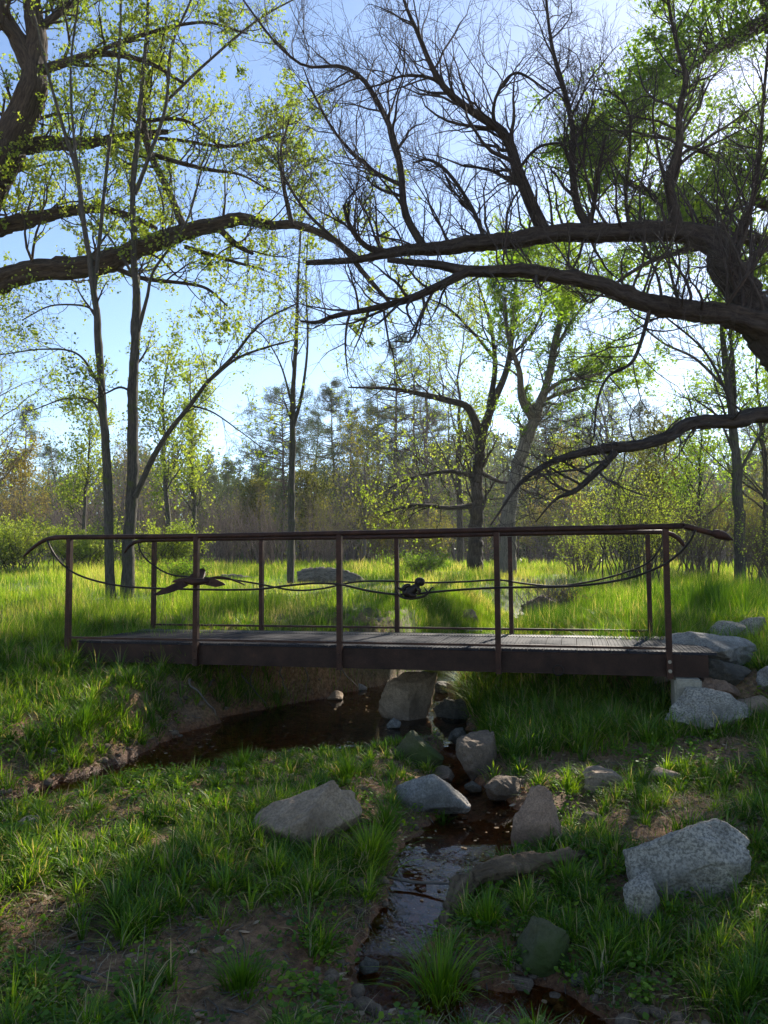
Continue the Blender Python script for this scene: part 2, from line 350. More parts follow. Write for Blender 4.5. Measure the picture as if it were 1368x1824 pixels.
b = t.bump(n3, 0.5, 0.006); b = t.bump(n2, 0.9, 0.03, b); t.link(b, p.inputs['Normal']); t.link(p.outputs[0], t.out.inputs[0])
ground = mesh_obj('ground', np.stack([GX, GY, GZ], -1).reshape(-1, 3), Fg, t.m, attrs={'wet': wet.ravel()})
tagd(ground, 'brown soil banks and grassy meadow floor', kind='structure')

# water: sheet wherever the stream bed lies below it
keep = (stream_d(GX, GY) < 0.22) & (GY > 1.5)
kf = keep[:-1, :-1] & keep[1:, :-1] & keep[:-1, 1:] & keep[1:, 1:]
WV = np.stack([GX, GY, water_z(GX, GY)], -1).reshape(-1, 3)
wf = Fg.reshape(ny - 1, nx - 1, 4)[kf]
used, inv = np.unique(wf, return_inverse=True)
t = NT('stream_water'); o = t.node('TexCoord').outputs['Object']
mp = t.node('Mapping'); t.link(o, mp.inputs[0]); mp.inputs['Scale'].default_value = (1, 0.75, 1)
n1 = t.noise(mp.outputs[0], 7, 3, .55); n2 = t.noise(mp.outputs[0], 38, 2, .5)
sp = t.node('SeparateXYZ'); t.link(o, sp.inputs[0])
riff = t.math('MULTIPLY', t.math('SUBTRACT', 3.9, sp.outputs[1]), 1.2, True)
b = t.bump(n1, 0.06, 0.03); bn = t.node('Bump', _Distance=0.02); t.link(n2, bn.inputs['Height']); t.link(b, bn.inputs['Normal'])
t.link(t.math('ADD', 0.012, t.math('MULTIPLY', riff, 0.25)), bn.inputs['Strength'])
fr = t.node('Fresnel', _IOR=1.33); t.link(bn.outputs[0], fr.inputs['Normal'])
g = t.node('BsdfGlossy', _Roughness=0.02); t.link(bn.outputs[0], g.inputs['Normal'])
tr = t.node('BsdfTransparent'); tr.inputs[0].default_value = (0.84, 0.62, 0.33, 1)
m = t.node('MixShader'); t.link(t.math('MULTIPLY', fr.outputs[0], 1.0, True), m.inputs[0]); t.link(tr.outputs[0], m.inputs[1]); t.link(g.outputs[0], m.inputs[2])
t.link(m.outputs[0], t.out.inputs[0])
water = mesh_obj('water', WV[used], inv.reshape(-1, 4), t.m); tagd(water, 'shallow brown stream water', kind='structure')

# ------------------------------------------------------------------ footbridge
Z0 = -0.02; SL = 0.0075
A0 = np.array([-3.32, 8.14, Z0]); LEN = 5.96; WID = 1.45
ex = unit(np.array([0.971, -0.238, SL])); ey = unit(np.array([0.238, 0.971, 0.0])); ez = np.cross(ex, ey)
bridge = empty('footbridge', A0, label='brown steel footbridge with pipe handrails spanning the creek', cat='footbridge')
bridge.rotation_mode = 'QUATERNION'
bridge.rotation_quaternion = Matrix((Vector(ex), Vector(ey), Vector(ez))).transposed().to_quaternion()
def bl(px, py, w=0.0):
    """pixel -> bridge local point on the vertical plane w metres behind the near railing"""
    d = ray(px, py); n = ey; p0 = A0 + w * ey; c = np.array([0, 0, EYE])
    tt = np.dot(p0 - c, n) / np.dot(d, n); q = c + d * tt - A0
    return np.array([np.dot(q, ex), np.dot(q, ey), np.dot(q, ez)])
NS = [0, 1.47, 2.98, 4.49, 5.96]
FS = [0.15, 1.57, 3.22, 4.50, 5.94]
RH = 1.075
b = Bag().box(0.1, LEN + 0.32, 0.035, 0.045, -0.225, -0.035).box(0.1, LEN + 0.32, 0.045, 0.10, -0.225, -0.215).box(0.1, LEN + 0.32, 0.045, 0.10, -0.045, -0.035)
b.obj('near_beam', M_beam, bridge)
b = Bag().box(0.1, LEN + 0.2, WID - 0.045, WID - 0.035, -0.225, -0.035).box(0.1, LEN + 0.2, WID - 0.10, WID - 0.045, -0.225, -0.215)
b.obj('far_beam', M_beam, bridge)
b = Bag()
for s in np.arange(0.5, LEN, 0.75): b.box(s, s + 0.05, 0.102, WID - 0.102, -0.14, -0.05)
b.obj('cross_joist', M_beam, bridge)
# deck: ribbed steel planks across the width, with a paler kick strip at the far side
b = Bag(); s = 0.08; rs = np.random.RandomState(3)
while s < LEN + 0.28:
    z = -0.012 + rs.uniform(-.002, .002)
    b.box(s, s + 0.140, 0.05, WID - 0.30, -0.033, z)
    for q in (0.02, 0.055, 0.09, 0.125): b.box(s + q, s + q + 0.008, 0.052, WID - 0.302, z + 0.001, z + 0.0045)
    s += 0.146
b.obj('deck_plank', M_deck, bridge)
b = Bag().box(0.08, LEN + 0.25, WID - 0.295, WID - 0.05, -0.033, -0.006)
for s in np.arange(0.1, LEN + 0.22, 0.03): b.box(s, s + 0.012, WID - 0.285, WID - 0.06, -0.005, 0.0)
b.obj('deck_edge_strip', metal_mat('strip_steel', (0.06, 0.055, 0.052), (0.10, 0.09, 0.085), 0.6, 0.2), bridge)
for s in NS:
    p = Bag().box(s - 0.025, s + 0.025, -0.020, 0.030, -0.235, RH - 0.02)
    po = p.obj('post', M_steel, bridge)
for k, s in enumerate(NS):
    for z in (-0.09, -0.17):
        Bag().tube([(s, -0.032, z), (s, -0.0205, z)], 0.017 if k == 4 else 0.009, 6).obj('bolt', M_bolt if k == 4 else M_beam, bridge)
for s in FS: Bag().box(s - 0.023, s + 0.023, WID - 0.03, WID + 0.02, -0.235, RH - 0.02).obj('post', M_steel, bridge)
def spl(lst, w, rad, k=8, n=60, dw=None):
    P = [bl(x, y, w + (dw[i] if dw else 0)) for i, (x, y) in enumerate(lst)]
    return Bag().tube(P, rad, k, n)
spl([(42, 991), (60, 975), (78, 963), (97, 958), (123, 957), (349, 955), (605, 950), (887, 944), (1187, 938), (1216, 937), (1242, 943), (1272, 951), (1300, 960)], 0.005,
    [.012, .018, .022, .025, .026, .026, .026, .026, .026, .026, .025, .024, .020], 12, 120).obj('handrail', M_steel, bridge, True)
hd = Bag().tube([bl(1268, 950, .005), bl(1276, 951, .005), bl(1290, 955, .005), (bl(1306, 962, .005))], [.024, .040, .036, .006], 12, 14)
hd.obj('handrail_tip', M_steel, bridge, True)
spl([(222, 985), (228, 975), (238, 967), (255, 963), (277, 962), (467, 959), (709, 956), (910, 951), (1155, 948), (1185, 949), (1203, 955), (1216, 968), (1221, 976)], WID,
    [.016, .02, .024, .025, .025, .025, .025, .025, .025, .025, .025, .022, .012], 12, 110).obj('handrail', M_steel, bridge, True)
for w, q in ((-.005, NS), (WID - .01, FS)):
    for a, c_ in zip(q[:-1], q[1:]):
        Bag().box(a + 0.026, c_ - 0.026, w - .012, w + .012, 0.012 if w < 1 else 0.035, 0.034 if w < 1 else .058).obj('lower_rail', M_steel, bridge)
rng0 = np.random.default_rng(2)
spl([(84, 962), (92, 980), (108, 1002), (135, 1022), (180, 1037), (240, 1046), (350, 1050), (450, 1050), (505, 1044), (560, 1039), (605, 1041), (660, 1053), (720, 1059), (800, 1052), (887, 1047), (1020, 1044),
     (1110, 1032), (1170, 1012), (1205, 990), (1228, 965), (1239, 944)], -0.032, 0.0105, 8, 140).obj('vine_rod', M_rod, bridge, True)
spl([(246, 968), (252, 985), (268, 1003), (300, 1022), (340, 1028), (400, 1031), (460, 1040), (520, 1051), (570, 1049), (630, 1037), (684, 1035), (760, 1038), (830, 1036), (887, 1033), (930, 1039), (985, 1044), (1040, 1038), (1100, 1024),
     (1150, 1005), (1170, 985), (1180, 965), (1181, 949)], WID - 0.045, 0.0105, 8, 140).obj('vine_rod', M_rod, bridge, True)
for s_, in ((0.93,), (5.02,)):
    z0 = -0.16
    Bag().box(s_ - .03, s_ + .03, 0.015, 0.034, z0 - .01, z0 + .05).obj('ring_lug', M_beam, bridge)
    th = np.linspace(0, 2 * PI, 22)
    Bag().tube(np.c_[s_ + .045 * np.cos(th), np.full(22, .012), z0 - .03 + .045 * np.sin(th)], 0.007, 6, None, False).obj('tie_ring', M_rod, bridge, True)
# metal bird in flight
bird = Bag().tube([bl(306, 1037, -.10), bl(314, 1035, -.10), bl(326, 1034, -.09), bl(345, 1036, -.075), bl(362, 1036, -.06), bl(374, 1034, -.05)], [.003, .018, .028, .038, .032, .016], 10, 24).obj('bird_ornament', M_steel, bridge, True)
def plate(poly, th, name, par, mat):
    P = np.array(poly); n = unit(np.cross(P[1] - P[0], P[len(P) // 2] - P[0])) * th; m = len(P)
    V = np.vstack([P, P + n]); L = [np.arange(m)[None], (np.arange(m)[::-1] + m)[None], np.array([[q, (q + 1) % m, (q + 1) % m + m, q + m] for q in range(m)])]
    return Bag().add(V, L).obj(name, mat, par)
plate([bl(328, 1037, -.10), bl(334, 1029, -.05), bl(344, 1020, .04), bl(354, 1013, .10), bl(362, 1012, .12), bl(366, 1016, .12), bl(366, 1024, .08), bl(361, 1032, .0), bl(352, 1039, -.08)], .007, 'wing', bird, M_steel)
plate([bl(336, 1042, -.10), bl(322, 1049, -.16), bl(302, 1056, -.24), bl(283, 1060, -.31), bl(271, 1060, -.34), bl(288, 1050, -.28), bl(306, 1041, -.19), bl(322, 1034, -.12)], .007, 'wing', bird, M_steel)
plate([bl(360, 1031, -.06), bl(378, 1029, -.06), bl(398, 1038, -.06), bl(402, 1042, -.06), bl(384, 1046, -.06), bl(362, 1041, -.06)], .006, 'tail', bird, M_steel)
spl([(372, 1031), (388, 1028), (405, 1030), (425, 1037), (436, 1042)], -.05, [.012, .011, .010, .009, .006], 8, 24).obj('perch_branch', M_steel, bird, True)
# small curled creature crouching on a forked twig
cw = -.05
cr = spl([(703, 1037), (706, 1052), (713, 1062), (730, 1066), (752, 1063), (762, 1057), (768, 1048), (772, 1046)], cw, [.007, .010, .012, .013, .012, .010, .007, .004], 8, 40).obj('creature_ornament', M_rod, bridge, True)
spl([(763, 1056), (758, 1050), (756, 1046)], cw, [.009, .007, .004], 7, 10).obj('twig_fork', M_rod, cr, True)
spl([(718, 1050), (724, 1056), (733, 1052), (740, 1046), (744, 1041)], cw, [.016, .042, .048, .036, .024], 10, 18).obj('torso', M_rod, cr, True)
spl([(741, 1041), (745, 1036), (750, 1038), (751, 1044)], cw, [.016, .040, .042, .014], 10, 14).obj('head', M_rod, cr, True)
spl([(741, 1045), (747, 1052), (744, 1058)], cw - .03, [.017, .018, .011], 8, 10).obj('arm', M_rod, cr, True)
spl([(727, 1056), (735, 1061), (742, 1060)], cw - .03, [.026, .020, .011], 8, 10).obj('leg', M_rod, cr, True)
spl([(708, 1046), (716, 1050), (723, 1044), (731, 1042)], cw, [.006, .018, .022, .014], 8, 12).obj('wing', M_rod, cr, True)
# concrete footing
def wpt(s, w, z): return A0 + ex * s + ey * w + ez * z
def blockmesh(name, c, dims, rz, mat, seed, **k):
    import bmesh
    bm = bmesh.new(); bmesh.ops.create_cube(bm, size=1)
    for v in bm.verts: v.co = Vector((v.co.x * dims[0], v.co.y * dims[1], v.co.z * dims[2]))
    bmesh.ops.bevel(bm, geom=bm.edges[:], offset=0.015, segments=2, affect='EDGES')
    me = bpy.data.meshes.new(name); bm.to_mesh(me); bm.free(); me.materials.append(mat)
    o = bpy.data.objects.new(name, me); COL.objects.link(o); o.location = c; o.rotation_euler = (0, 0, rz)
    return tagd(o, **k)
bz = math.atan2(-.238, .971)
blockmesh('concrete_footing', wpt(6.10, 0.10, -.52), (.22, .30, .58), bz, M_conc, 1, label='square concrete block under the right end of the footbridge', cat='concrete block', group='bridge footings')
blockmesh('concrete_footing', wpt(5.98, 0.9, -.52), (.22, .28, .56), bz + .05, M_conc, 1, label='pale concrete block in grass, behind the front footing', cat='concrete block', group='bridge footings')

# ------------------------------------------------------------------ rocks
import bmesh
_ico = {}
def ico(n):
    if n not in _ico:
        bm = bmesh.new(); bmesh.ops.create_icosphere(bm, subdivisions=n, radius=1)
        _ico[n] = (np.array([v.co[:] for v in bm.verts]), np.array([[v.index for v in f.verts] for f in bm.faces])); bm.free()
    return _ico[n]
def rock_shape(dims, seed, n=5, cuts=14, rough=1.0, flat=0.0):
    rs = np.random.RandomState(seed); V, Fq = ico(n); V = V.copy()
    for _ in range(cuts):
        d = unit(rs.normal(size=3)); h = rs.uniform(0.42, 0.80)
        e = V @ d - h; V = V - np.clip(e, 0, None)[:, None] * d[None] * 0.93
    if flat:
        e = V[:, 2] - (1 - flat); V[:, 2] -= np.clip(e, 0, None) * 0.9
    V = V / np.abs(V).max(axis=0)
    rg = 1 - np.abs(rock_fbm3(V * 2.3 + seed * 1.7, seed + 21, 4)) * 7
    V = V * (1 + 0.28 * rough * rock_fbm3(V * 1.6 + seed, seed)[:, None] + 0.13 * rough * rock_fbm3(V * 5 + seed, seed + 9)[:, None] - 0.075 * rough * np.clip(rg, 0, 1)[:, None] ** 3)
    return V * (np.array(dims) / 2), Fq
ROCKS = []
def hit(px, py):
    d = ray(px, py); t_ = np.geomspace(2.3, 40, 900); P = np.array([0, 0, EYE]) + d[None] * (t_ / d[1])[:, None]
    sfc = np.maximum(ground_z(P[:, 0], P[:, 1]), np.where(stream_d(P[:, 0], P[:, 1]) < .1, water_z(P[:, 0], P[:, 1]), -9)); i_ = int(np.argmax(P[:, 2] < sfc)); return np.array([P[i_, 0], P[i_, 1], sfc[i_]])
def rock(px, pyb, wpx, hpx, z, mat, seed, label, rz=0.0, tilt=(0, 0), depth=0.8, sink=0.30, flat=0.0, group='boulders along the creek', rough=1.0, cuts=14, name='boulder', n=5):
    g = hit(px, pyb - 2); sc = g[1] / F; ROCKS.append((g[0], g[1], wpx * sc, wpx * sc * depth))
    w = wpx * sc; h = hpx * sc / (1 - sink * .85); d = w * depth
    V, Fq = rock_shape((w, d, h), seed, n, cuts, rough, flat)
    o = mesh_obj(name, V, Fq, mat); o.location = (g[0], g[1] + d * 0.38, g[2] + h * (0.5 - sink)); o.rotation_euler = (tilt[0], tilt[1], rz)
    return tagd(o, label, 'rock' if hpx * sc < 0.12 else 'boulder', group)
rock(728, 1286, 112, 84, -.66, M_tan, 11, 'broad upright tan boulder in the water beneath the middle of the bridge', .15, (-.15, 0), .7, flat=.25, cuts=10)
rock(814, 1284, 82, 42, -.66, M_darkr, 12, 'low dark flat rock just right of the tan boulder under the bridge', -.1, (0, .03), .8, flat=.4)
rock(812, 1250, 44, 30, -.62, M_pink, 13, 'small reddish rock behind the low dark flat rock', .4)
rock(790, 1236, 34, 20, -.60, M_darkr, 14, 'small dark stone wedged behind the tan boulder', .9)
rock(742, 1366, 106, 58, -.68, M_mossr, 15, 'rounded brown mossy rock in grass at the pool outlet', .2, (0, .1), .7)
rock(820, 1330, 48, 30, -.68, M_darkr, 16, 'small dark wet stone at the pool outlet', .5, n=4)
rock(858, 1381, 96, 68, -.70, M_brown, 17, 'pointed brown rock right of the narrow outflow', .3, (0, -.1), .8, cuts=9)
rock(776, 1457, 150, 88, -.74, M_grey, 18, 'grey wedge boulder on the left of the small dark pool', -.3, (0, .22), .7, cuts=10)
rock(908, 1432, 100, 52, -.73, M_brown, 19, 'flat brown rock at the head of the small dark pool', .1, (0, 0), .8, flat=.4)
rock(965, 1518, 104, 106, -.75, M_pink, 20, 'pinkish tan boulder on the right edge of the small dark pool', -.5, (0, .35), .7, cuts=10)
rock(542, 1516, 205, 116, -.62, M_tan, 21, 'long tan slab boulder tilted in grass on the near left bank', .12, (.22, -.42), .6, cuts=8, flat=.35)
rock(1218, 1622, 262, 166, -.62, M_granite, 22, 'big speckled grey granite boulder on the near right bank', -.12, (.05, .04), .62, cuts=11, n=6)
rock(1156, 1650, 84, 78, -.66, M_granite, 23, 'smaller granite rock tucked against the front left of the big granite boulder', .5, (0, 0), .8, sink=.15)
rock(980, 1734, 118, 84, -.76, M_mossr, 24, 'rounded mossy rock in dark mud at lower right', .3, (0, .05), .8)
rock(1086, 1412, 92, 40, -.60, M_tan, 25, 'flat sunlit tan rock in grass right of the pinkish boulder', .1, (0, 0), .8, flat=.35)
rock(1272, 1314, 160, 78, -.48, M_granite, 26, 'pale granite boulder in front of the concrete footing', .1, (0, .08), .7, sink=.12, cuts=12)
rock(1294, 1262, 100, 42, -.35, M_pink, 27, 'orange tan rock wedged above the pale granite boulder', .3, (0, .25), .7, sink=.0)
rock(1292, 1236, 126, 58, -.28, M_darkr, 28, 'dark grey slab rock below the top slab at the right bridge end', .1, (0, .2), .8, flat=.3, sink=-.05)
rock(1286, 1204, 190, 84, -.16, M_grey, 29, 'broad grey top slab against the right end of the bridge deck', .15, (.05, .12), .8, flat=.4, sink=-.05, cuts=10)
rock(1300, 1158, 84, 46, -.02, M_granite, 30, 'small pale rock in grass behind the top slab at the right', .2, sink=.0)
rock(1352, 1150, 78, 48, 0.0, M_granite, 31, 'pale rounded rock at right edge of frame behind the top slab', .7, sink=.0)
rock(1400, 1240, 110, 60, -.2, M_grey, 36, 'grey rock cut by the right edge of the frame', .7)
rock(10, 1448, 40, 26, -.66, M_brown, 32, 'small brown stone by wet ground at left edge', .3, n=4)
rock(1028, 1764, 30, 20, -.78, M_darkr, 33, 'small round dark stone in mud right of the mossy rock', .3, n=4)
rock(975, 1098, 120, 36, -.3, M_brown, 41, 'long brown eroded earth hump beside the upstream creek behind the right posts', .2, (0, .1), .5, sink=.4, rough=2.2)
rock(838, 1134, 50, 13, -.47, M_granite, 34, 'pale flat stone beyond the deck near the upstream channel', .1, n=4)
rock(835, 1113, 58, 26, -.28, M_brown, 35, 'brown earthy boulder beyond the bridge left of upstream channel', .2, (0, .2))
rock(895, 1138, 30, 12, -.52, M_grey, 37, 'small grey stone seen through the bridge above the creek', .2, n=4)
rock(962, 1132, 34, 12, -.5, M_grey, 38, 'small wet stone in the upstream creek behind the right posts', .2, n=4)
rock(640, 1232, 26, 14, -.62, M_grey, 39, 'small pale stone at the foot of the eroded bank', .2, n=4)
rock(88, 1350, 22, 12, -.55, M_grey, 40, 'small grey stone on dark mud left of the pool', .2, n=4)

for q, (px, py, w_, h_, mt, lab) in enumerate([(1345, 1290, 90, 50, M_tan, 'tan stone at the right edge beside the pale granite boulder'), (795, 1395, 46, 26, M_brown, 'small brown stone at the top of the grey wedge boulder'), (700, 1300, 40, 18, M_grey, 'flat stone barely above the pool below the tan boulder'),
        (1060, 1480, 60, 26, M_brown, 'half buried brown stone between the pinkish boulder and the granite boulder'), (1190, 1395, 60, 22, M_tan, 'flat half buried stone right of the sunlit tan rock'), (640, 1600, 54, 26, M_brown, 'half buried brown stone below the tan slab boulder'), (905, 1640, 40, 22, M_darkr, 'small dark stone below the gnarled root'),
        (655, 1742, 48, 24, M_darkr, 'wet dark stone left of the bright tuft at bottom'), (930, 1770, 50, 22, M_brown, 'wet brown stone in the trickle at bottom right of the bright tuft'), (845, 1415, 34, 18, M_darkr, 'small wet stone in the gap above the dark pool'), (600, 1250, 34, 16, M_tan, 'small tan stone at waterline under the bridge'), (40, 1480, 50, 24, M_grey, 'grey stone on wet ground at the left edge, lower one'), (860, 1245, 40, 22, M_brown, 'brown stone in grass right of the dark rocks under the bridge')]):
    rock(px, py, w_, h_, 0, mt, 60 + q, lab, q * .7, (0, .1), .8, sink=.35, n=4)
# ------------------------------------------------------------------ logs, roots and sticks
def log(name, P, R, mat, label, cat, seed=1, k=16, n=40, rough=.18, group=None):
    r_ = np.random.default_rng(seed); A = resample(np.c_[np.array(P), R], n)
    V, Fq, bk = tube_batch(A[None, :, :3], A[None, :, 3] * (1 + .15 * (r_.random(n) - .5))[None], k, r_, rough)
    caps = [np.arange(k)[::-1][None], (np.arange(k) + (n - 1) * k)[None]]
    o = mesh_obj(name, V, [Fq] + caps, mat, attrs={'bk': bk}); return tagd(o, label, cat, group)
def knotted(o, amp, fr, seed):
    me = o.data; n = len(me.vertices); v = np.zeros(n * 3); me.vertices.foreach_get('co', v); v = v.reshape(-1, 3); nn = np.zeros(n * 3); me.vertices.foreach_get('normal', nn)
    v = v + nn.reshape(-1, 3) * (amp * rock_fbm3(v * fr, seed))[:, None]; me.vertices.foreach_set('co', v.ravel()); me.update()
def gl(px, py, z, dz=0): p = gp(px, py, z); p[2] += dz; return p
knot = log('gnarled_root', [gl(792, 1650, -.76, -.01), gl(806, 1622, -.75, .03), gl(838, 1588, -.72, .05), gl(870, 1578, -.70, .07), gl(925, 1560, -.69, .06), gl(980, 1552, -.68, .06), gl(1042, 1528, -.66, .02)], [.02, .038, .05, .044, .052, .045, .03], M_root, 'gnarled bark covered root lying along the right of the stream', 'root', 5, 30, 110, .12); knotted(knot, .07, 16, 3)
log('fallen_log', [pt(532, 1036, 21), pt(560, 1032, 21), pt(610, 1034, 20.8), pt(640, 1041, 20.5)], [.26, .30, .28, .2], M_dead, 'short thick grey log lying in the sunlit meadow', 'log', 6, 20, 40, .1, 'logs in the meadow')
log('fallen_log', [pt(610, 1112, 11.2), pt(645, 1106, 11.1), pt(700, 1113, 10.9)], [.04, .06, .04], M_dead, 'thin weathered log in grass just behind the deck', 'log', 7, 12, 22, .3, 'logs in the meadow')
log('fallen_log', [pt(395, 1033, 23), pt(430, 1036, 22.8), pt(480, 1042, 22.5), pt(530, 1050, 22)], [.16, .17, .15, .12], M_dead, 'long pale fallen log left of the thick grey log', 'log', 8, 12, 26, .3, 'logs in the meadow')
log('fallen_log', [pt(92, 1066, 15.2), pt(120, 1070, 15), pt(150, 1074, 14.8)], [.09, .10, .07], M_dead, 'dark broken log in grass behind the left end post', 'log', 9, 12, 22, .4, 'logs in the meadow')
log('stick', [gl(690, 1572, -.76, .03), gl(740, 1578, -.76, .02), gl(808, 1584, -.75, .03)], [.007, .009, .006], M_dead, 'straight brown stick lying across the narrow stream', 'stick', 10, 7, 12, .2, 'sticks by the stream')
log('stick', [gl(112, 1748, -.64, .03), gl(140, 1752, -.64, .025), gl(172, 1764, -.65, .03)], [.006, .008, .005], M_dead, 'pale dry stick on soil at lower left', 'stick', 12, 7, 12, .2, 'sticks by the stream')

# ------------------------------------------------------------------ grass
def blades(base, L, lean, az, w, rng, segs=3, curve=1.0):
    """curved tapering blades -> verts, quads, rnd"""
    N = len(base); ts = np.linspace(0, 1, segs + 1)
    hd = np.stack([np.cos(az), np.sin(az), np.zeros(N)], -1); sd_ = np.stack([-np.sin(az + rng.normal(0, .6, N)), np.cos(az), np.zeros(N)], -1)
    V = np.zeros((N, segs + 1, 2, 3))
    for j, t_ in enumerate(ts):
        out = (lean * (0.35 * t_ + 0.65 * curve * t_ ** 2.2)) * L; up = L * (t_ - 0.45 * np.clip(lean, 0, 1.2) * curve * t_ ** 2.4)
        c_ = base + hd * out[:, None] + np.array([0, 0, 1.0]) * up[:, None]
        ww = w * (1 - t_ ** 1.6) + 0.0004
        V[:, j, 0] = c_ - sd_ * ww[:, None] / 2; V[:, j, 1] = c_ + sd_ * ww[:, None] / 2
    q = np.array([[2 * j, 2 * j + 1, 2 * j + 3, 2 * j + 2] for j in range(segs)])
    Fq = (np.arange(N)[:, None, None] * (2 * (segs + 1)) + q[None]).reshape(-1, 4)
    return V.reshape(-1, 3), Fq
def grass_obj(name, base, L, lean, az, w, rng, mat, segs=3, rnd=None, parent=None):
    V, Fq = blades(base, L, lean, az, w, rng, segs)
    if rnd is None: rnd = rng.random(len(base))
    return mesh_obj(name, V, Fq, mat, parent, True, {'rnd': np.repeat(rnd, 2 * (segs + 1))})
def clump_grass(cx, cy, rad, cnt, Lm, rng, leanmax=1.0):
    """arrays of blades for many clumps"""
    n = cnt.sum(); id_ = np.repeat(np.arange(len(cx)), cnt)
    r = np.abs(rng.normal(0, 1, n)) * 0.55; a = rng.random(n) * 2 * PI
    x = cx[id_] + rad[id_] * r * np.cos(a); y = cy[id_] + rad[id_] * r * np.sin(a)
    L = Lm[id_] * rng.uniform(.55, 1.15, n) * (1.05 - .25 * np.clip(r, 0, 1.5)); lean = np.clip(0.32 + r * .85 + rng.normal(0, .2, n), 0.05, leanmax + .15)
    return x, y, L, lean, a + rng.normal(0, .35, n), id_
rng = np.random.default_rng(7)
# foreground clumps
N = 9500
Y = 2.4 + (9.9 - 2.4) * rng.random(N) ** 1.15; X = (rng.random(N) - .5) * 2 * (0.62 * Y + .5)
d = stream_d(X, Y); 
bare = np.zeros(N)
for bx, by, bz_, br in ((70, 1620, -.64, .3), (150, 1760, -.66, .3), (450, 1700, -.66, .22), (560, 1780, -.7, .3), (250, 1400, -.55, .22), (130, 1400, -.55, .3), (220, 1300, -.4, .3), (1050, 1790, -.75, .4), (1200, 1780, -.68, .3), (1000, 1370, -.58, .18), (1290, 1240, -.2, .7), (1310, 1190, -.1, .6), (1270, 1330, -.5, .2), (500, 1620, -.64, .16), (330, 1700, -.65, .2), (180, 1560, -.62, .15), (420, 1480, -.6, .15), (300, 1500, -.6, .12), (60, 1680, -.65, .35), (80, 1340, -.55, .45), (60, 1380, -.6, .4), (1180, 1480, -.57, .22), (1100, 1440, -.58, .16), (620, 1620, -.65, .25), (640, 1760, -.72, .28), (880, 1700, -.78, .30), (1100, 1760, -.7, .35), (1230, 1720, -.62, .25), (300, 1800, -.67, .22), (900, 1640, -.74, .2)):
    g = gp(bx, by, bz_); bare = np.maximum(bare, np.clip(1.3 - np.hypot(X - g[0], Y - g[1]) / br, 0, 1))
pn2 = fbm(X * 2.4, Y * 2.4, 79, 3) + .6 * fbm(X * .8, Y * .8, 80, 2)
prob = np.clip(0.34 + 7.5 * pn2 + .10 * (Y - 4.2), 0.03, 1) * (d > 0.10) * (1 - .95 * bare)
prob = np.where((Y * .89 + .28 * X > 7.3) & (X < .6) & (d < .45), prob * .12, prob)
prob = np.where((X > 1.0) & (Y > 6.2), np.maximum(prob, .85 * (d > .12)), prob)
prob = np.where((X < -1.6) & (Y > 5.8), np.maximum(prob, .75 * (d > .12) * np.clip(.9 + 3 * pn2, .2, 1)), prob)
k = rng.random(N) < prob; X = X[k]; Y = Y[k]; d = d[k]
ex_ = [(gx + (w_ * .52 + .03) * math.cos(a_), gy + dp_ * .4 + (dp_ * .52 + .03) * math.sin(a_)) for gx, gy, w_, dp_ in ROCKS for a_ in rng.random(int(6 + 16 * w_)) * 2 * PI if gy < 9.5]
ex_ = np.array(ex_); ed = stream_d(ex_[:, 0], ex_[:, 1]); ex_ = ex_[(ed > .08) & (ex_[:, 0] < 2.4)]; X = np.r_[X, ex_[:, 0]]; Y = np.r_[Y, ex_[:, 1]]; inr = np.zeros(len(X), bool)
for gx, gy, w_, dp_ in ROCKS: inr |= ((X - gx) / (w_ * .5)) ** 2 + ((Y - gy - dp_ * .4) / (dp_ * .5)) ** 2 < 1
X = X[~inr]; Y = Y[~inr]
d = stream_d(X, Y)
Lm = 0.065 + .115 * rng.random(len(X)) + .05 * np.clip(fbm(X * 2, Y * 2, 99) * 3, 0, 1)
Lm = Lm + np.where((X > .9) & (Y > 6.2), .13, 0) - np.where((X < .4) & (Y > 5.0) & (Y < 7.2) & (X > -1.9), .05, 0) + np.where(Y > 7.8, .10, 0) + np.where((X < -2) & (Y > 6), .05, 0)
rad = rng.uniform(.04, .10, len(X)); cnt = (30 + 26 * rng.random(len(X))).astype(int)
x, y, L, lean, az, id_ = clump_grass(X, Y, rad, cnt, Lm, rng)
ok = ground_z(x, y) > water_z(x, y) + .012
x, y, L, lean, az, id_ = [q[ok] for q in (x, y, L, lean, az, id_)]
rn = np.clip(.45 + .7 * (rng.random(len(X))[id_] - .5) + .7 * (rng.random(len(x)) - .5), 0, .9); dry = rng.random(len(x)) < .10; rn = np.where(dry, .97, rn)
o = grass_obj('bank_grass', np.stack([x, y, ground_z(x, y) - .01], -1), L, lean, az, rng.uniform(.0045, .0105, len(x)), rng, M_grass, 3, rn)
tagd(o, 'tufted green grass on the shaded stream banks', 'grass', kind='stuff')
# thatch: short shoots, straw and flattened dead stems over the soil
rng = np.random.default_rng(8); N = 110000; Y = 2.4 + 6.4 * rng.random(N) ** 1.2; X = (rng.random(N) - .5) * 2 * (.6 * Y + .3); z = ground_z(X, Y)
k = (z > water_z(X, Y) + .01) & (rng.random(N) < np.clip(.42 + 3.2 * fbm(X * 2.6, Y * 2.6, 191, 4), .06, .9)); X, Y, z = X[k], Y[k], z[k]; N = len(X); st_ = rng.random(N) < .42
L = np.where(st_, rng.uniform(.02, .11, N), rng.uniform(.02, .075, N)); ln = np.where(st_, rng.uniform(1.0, 2.4, N), rng.uniform(.2, 1.3, N))
o = grass_obj('grass_thatch', np.stack([X, Y, z - .002], -1), L, ln, rng.random(N) * 2 * PI, rng.uniform(.0015, .0055, N), rng, M_thatch, 3, np.where(st_, .66 + .34 * rng.random(N), .6 * rng.random(N)))
tagd(o, 'short shoots and flattened straw covering the soil', 'grass', kind='stuff')
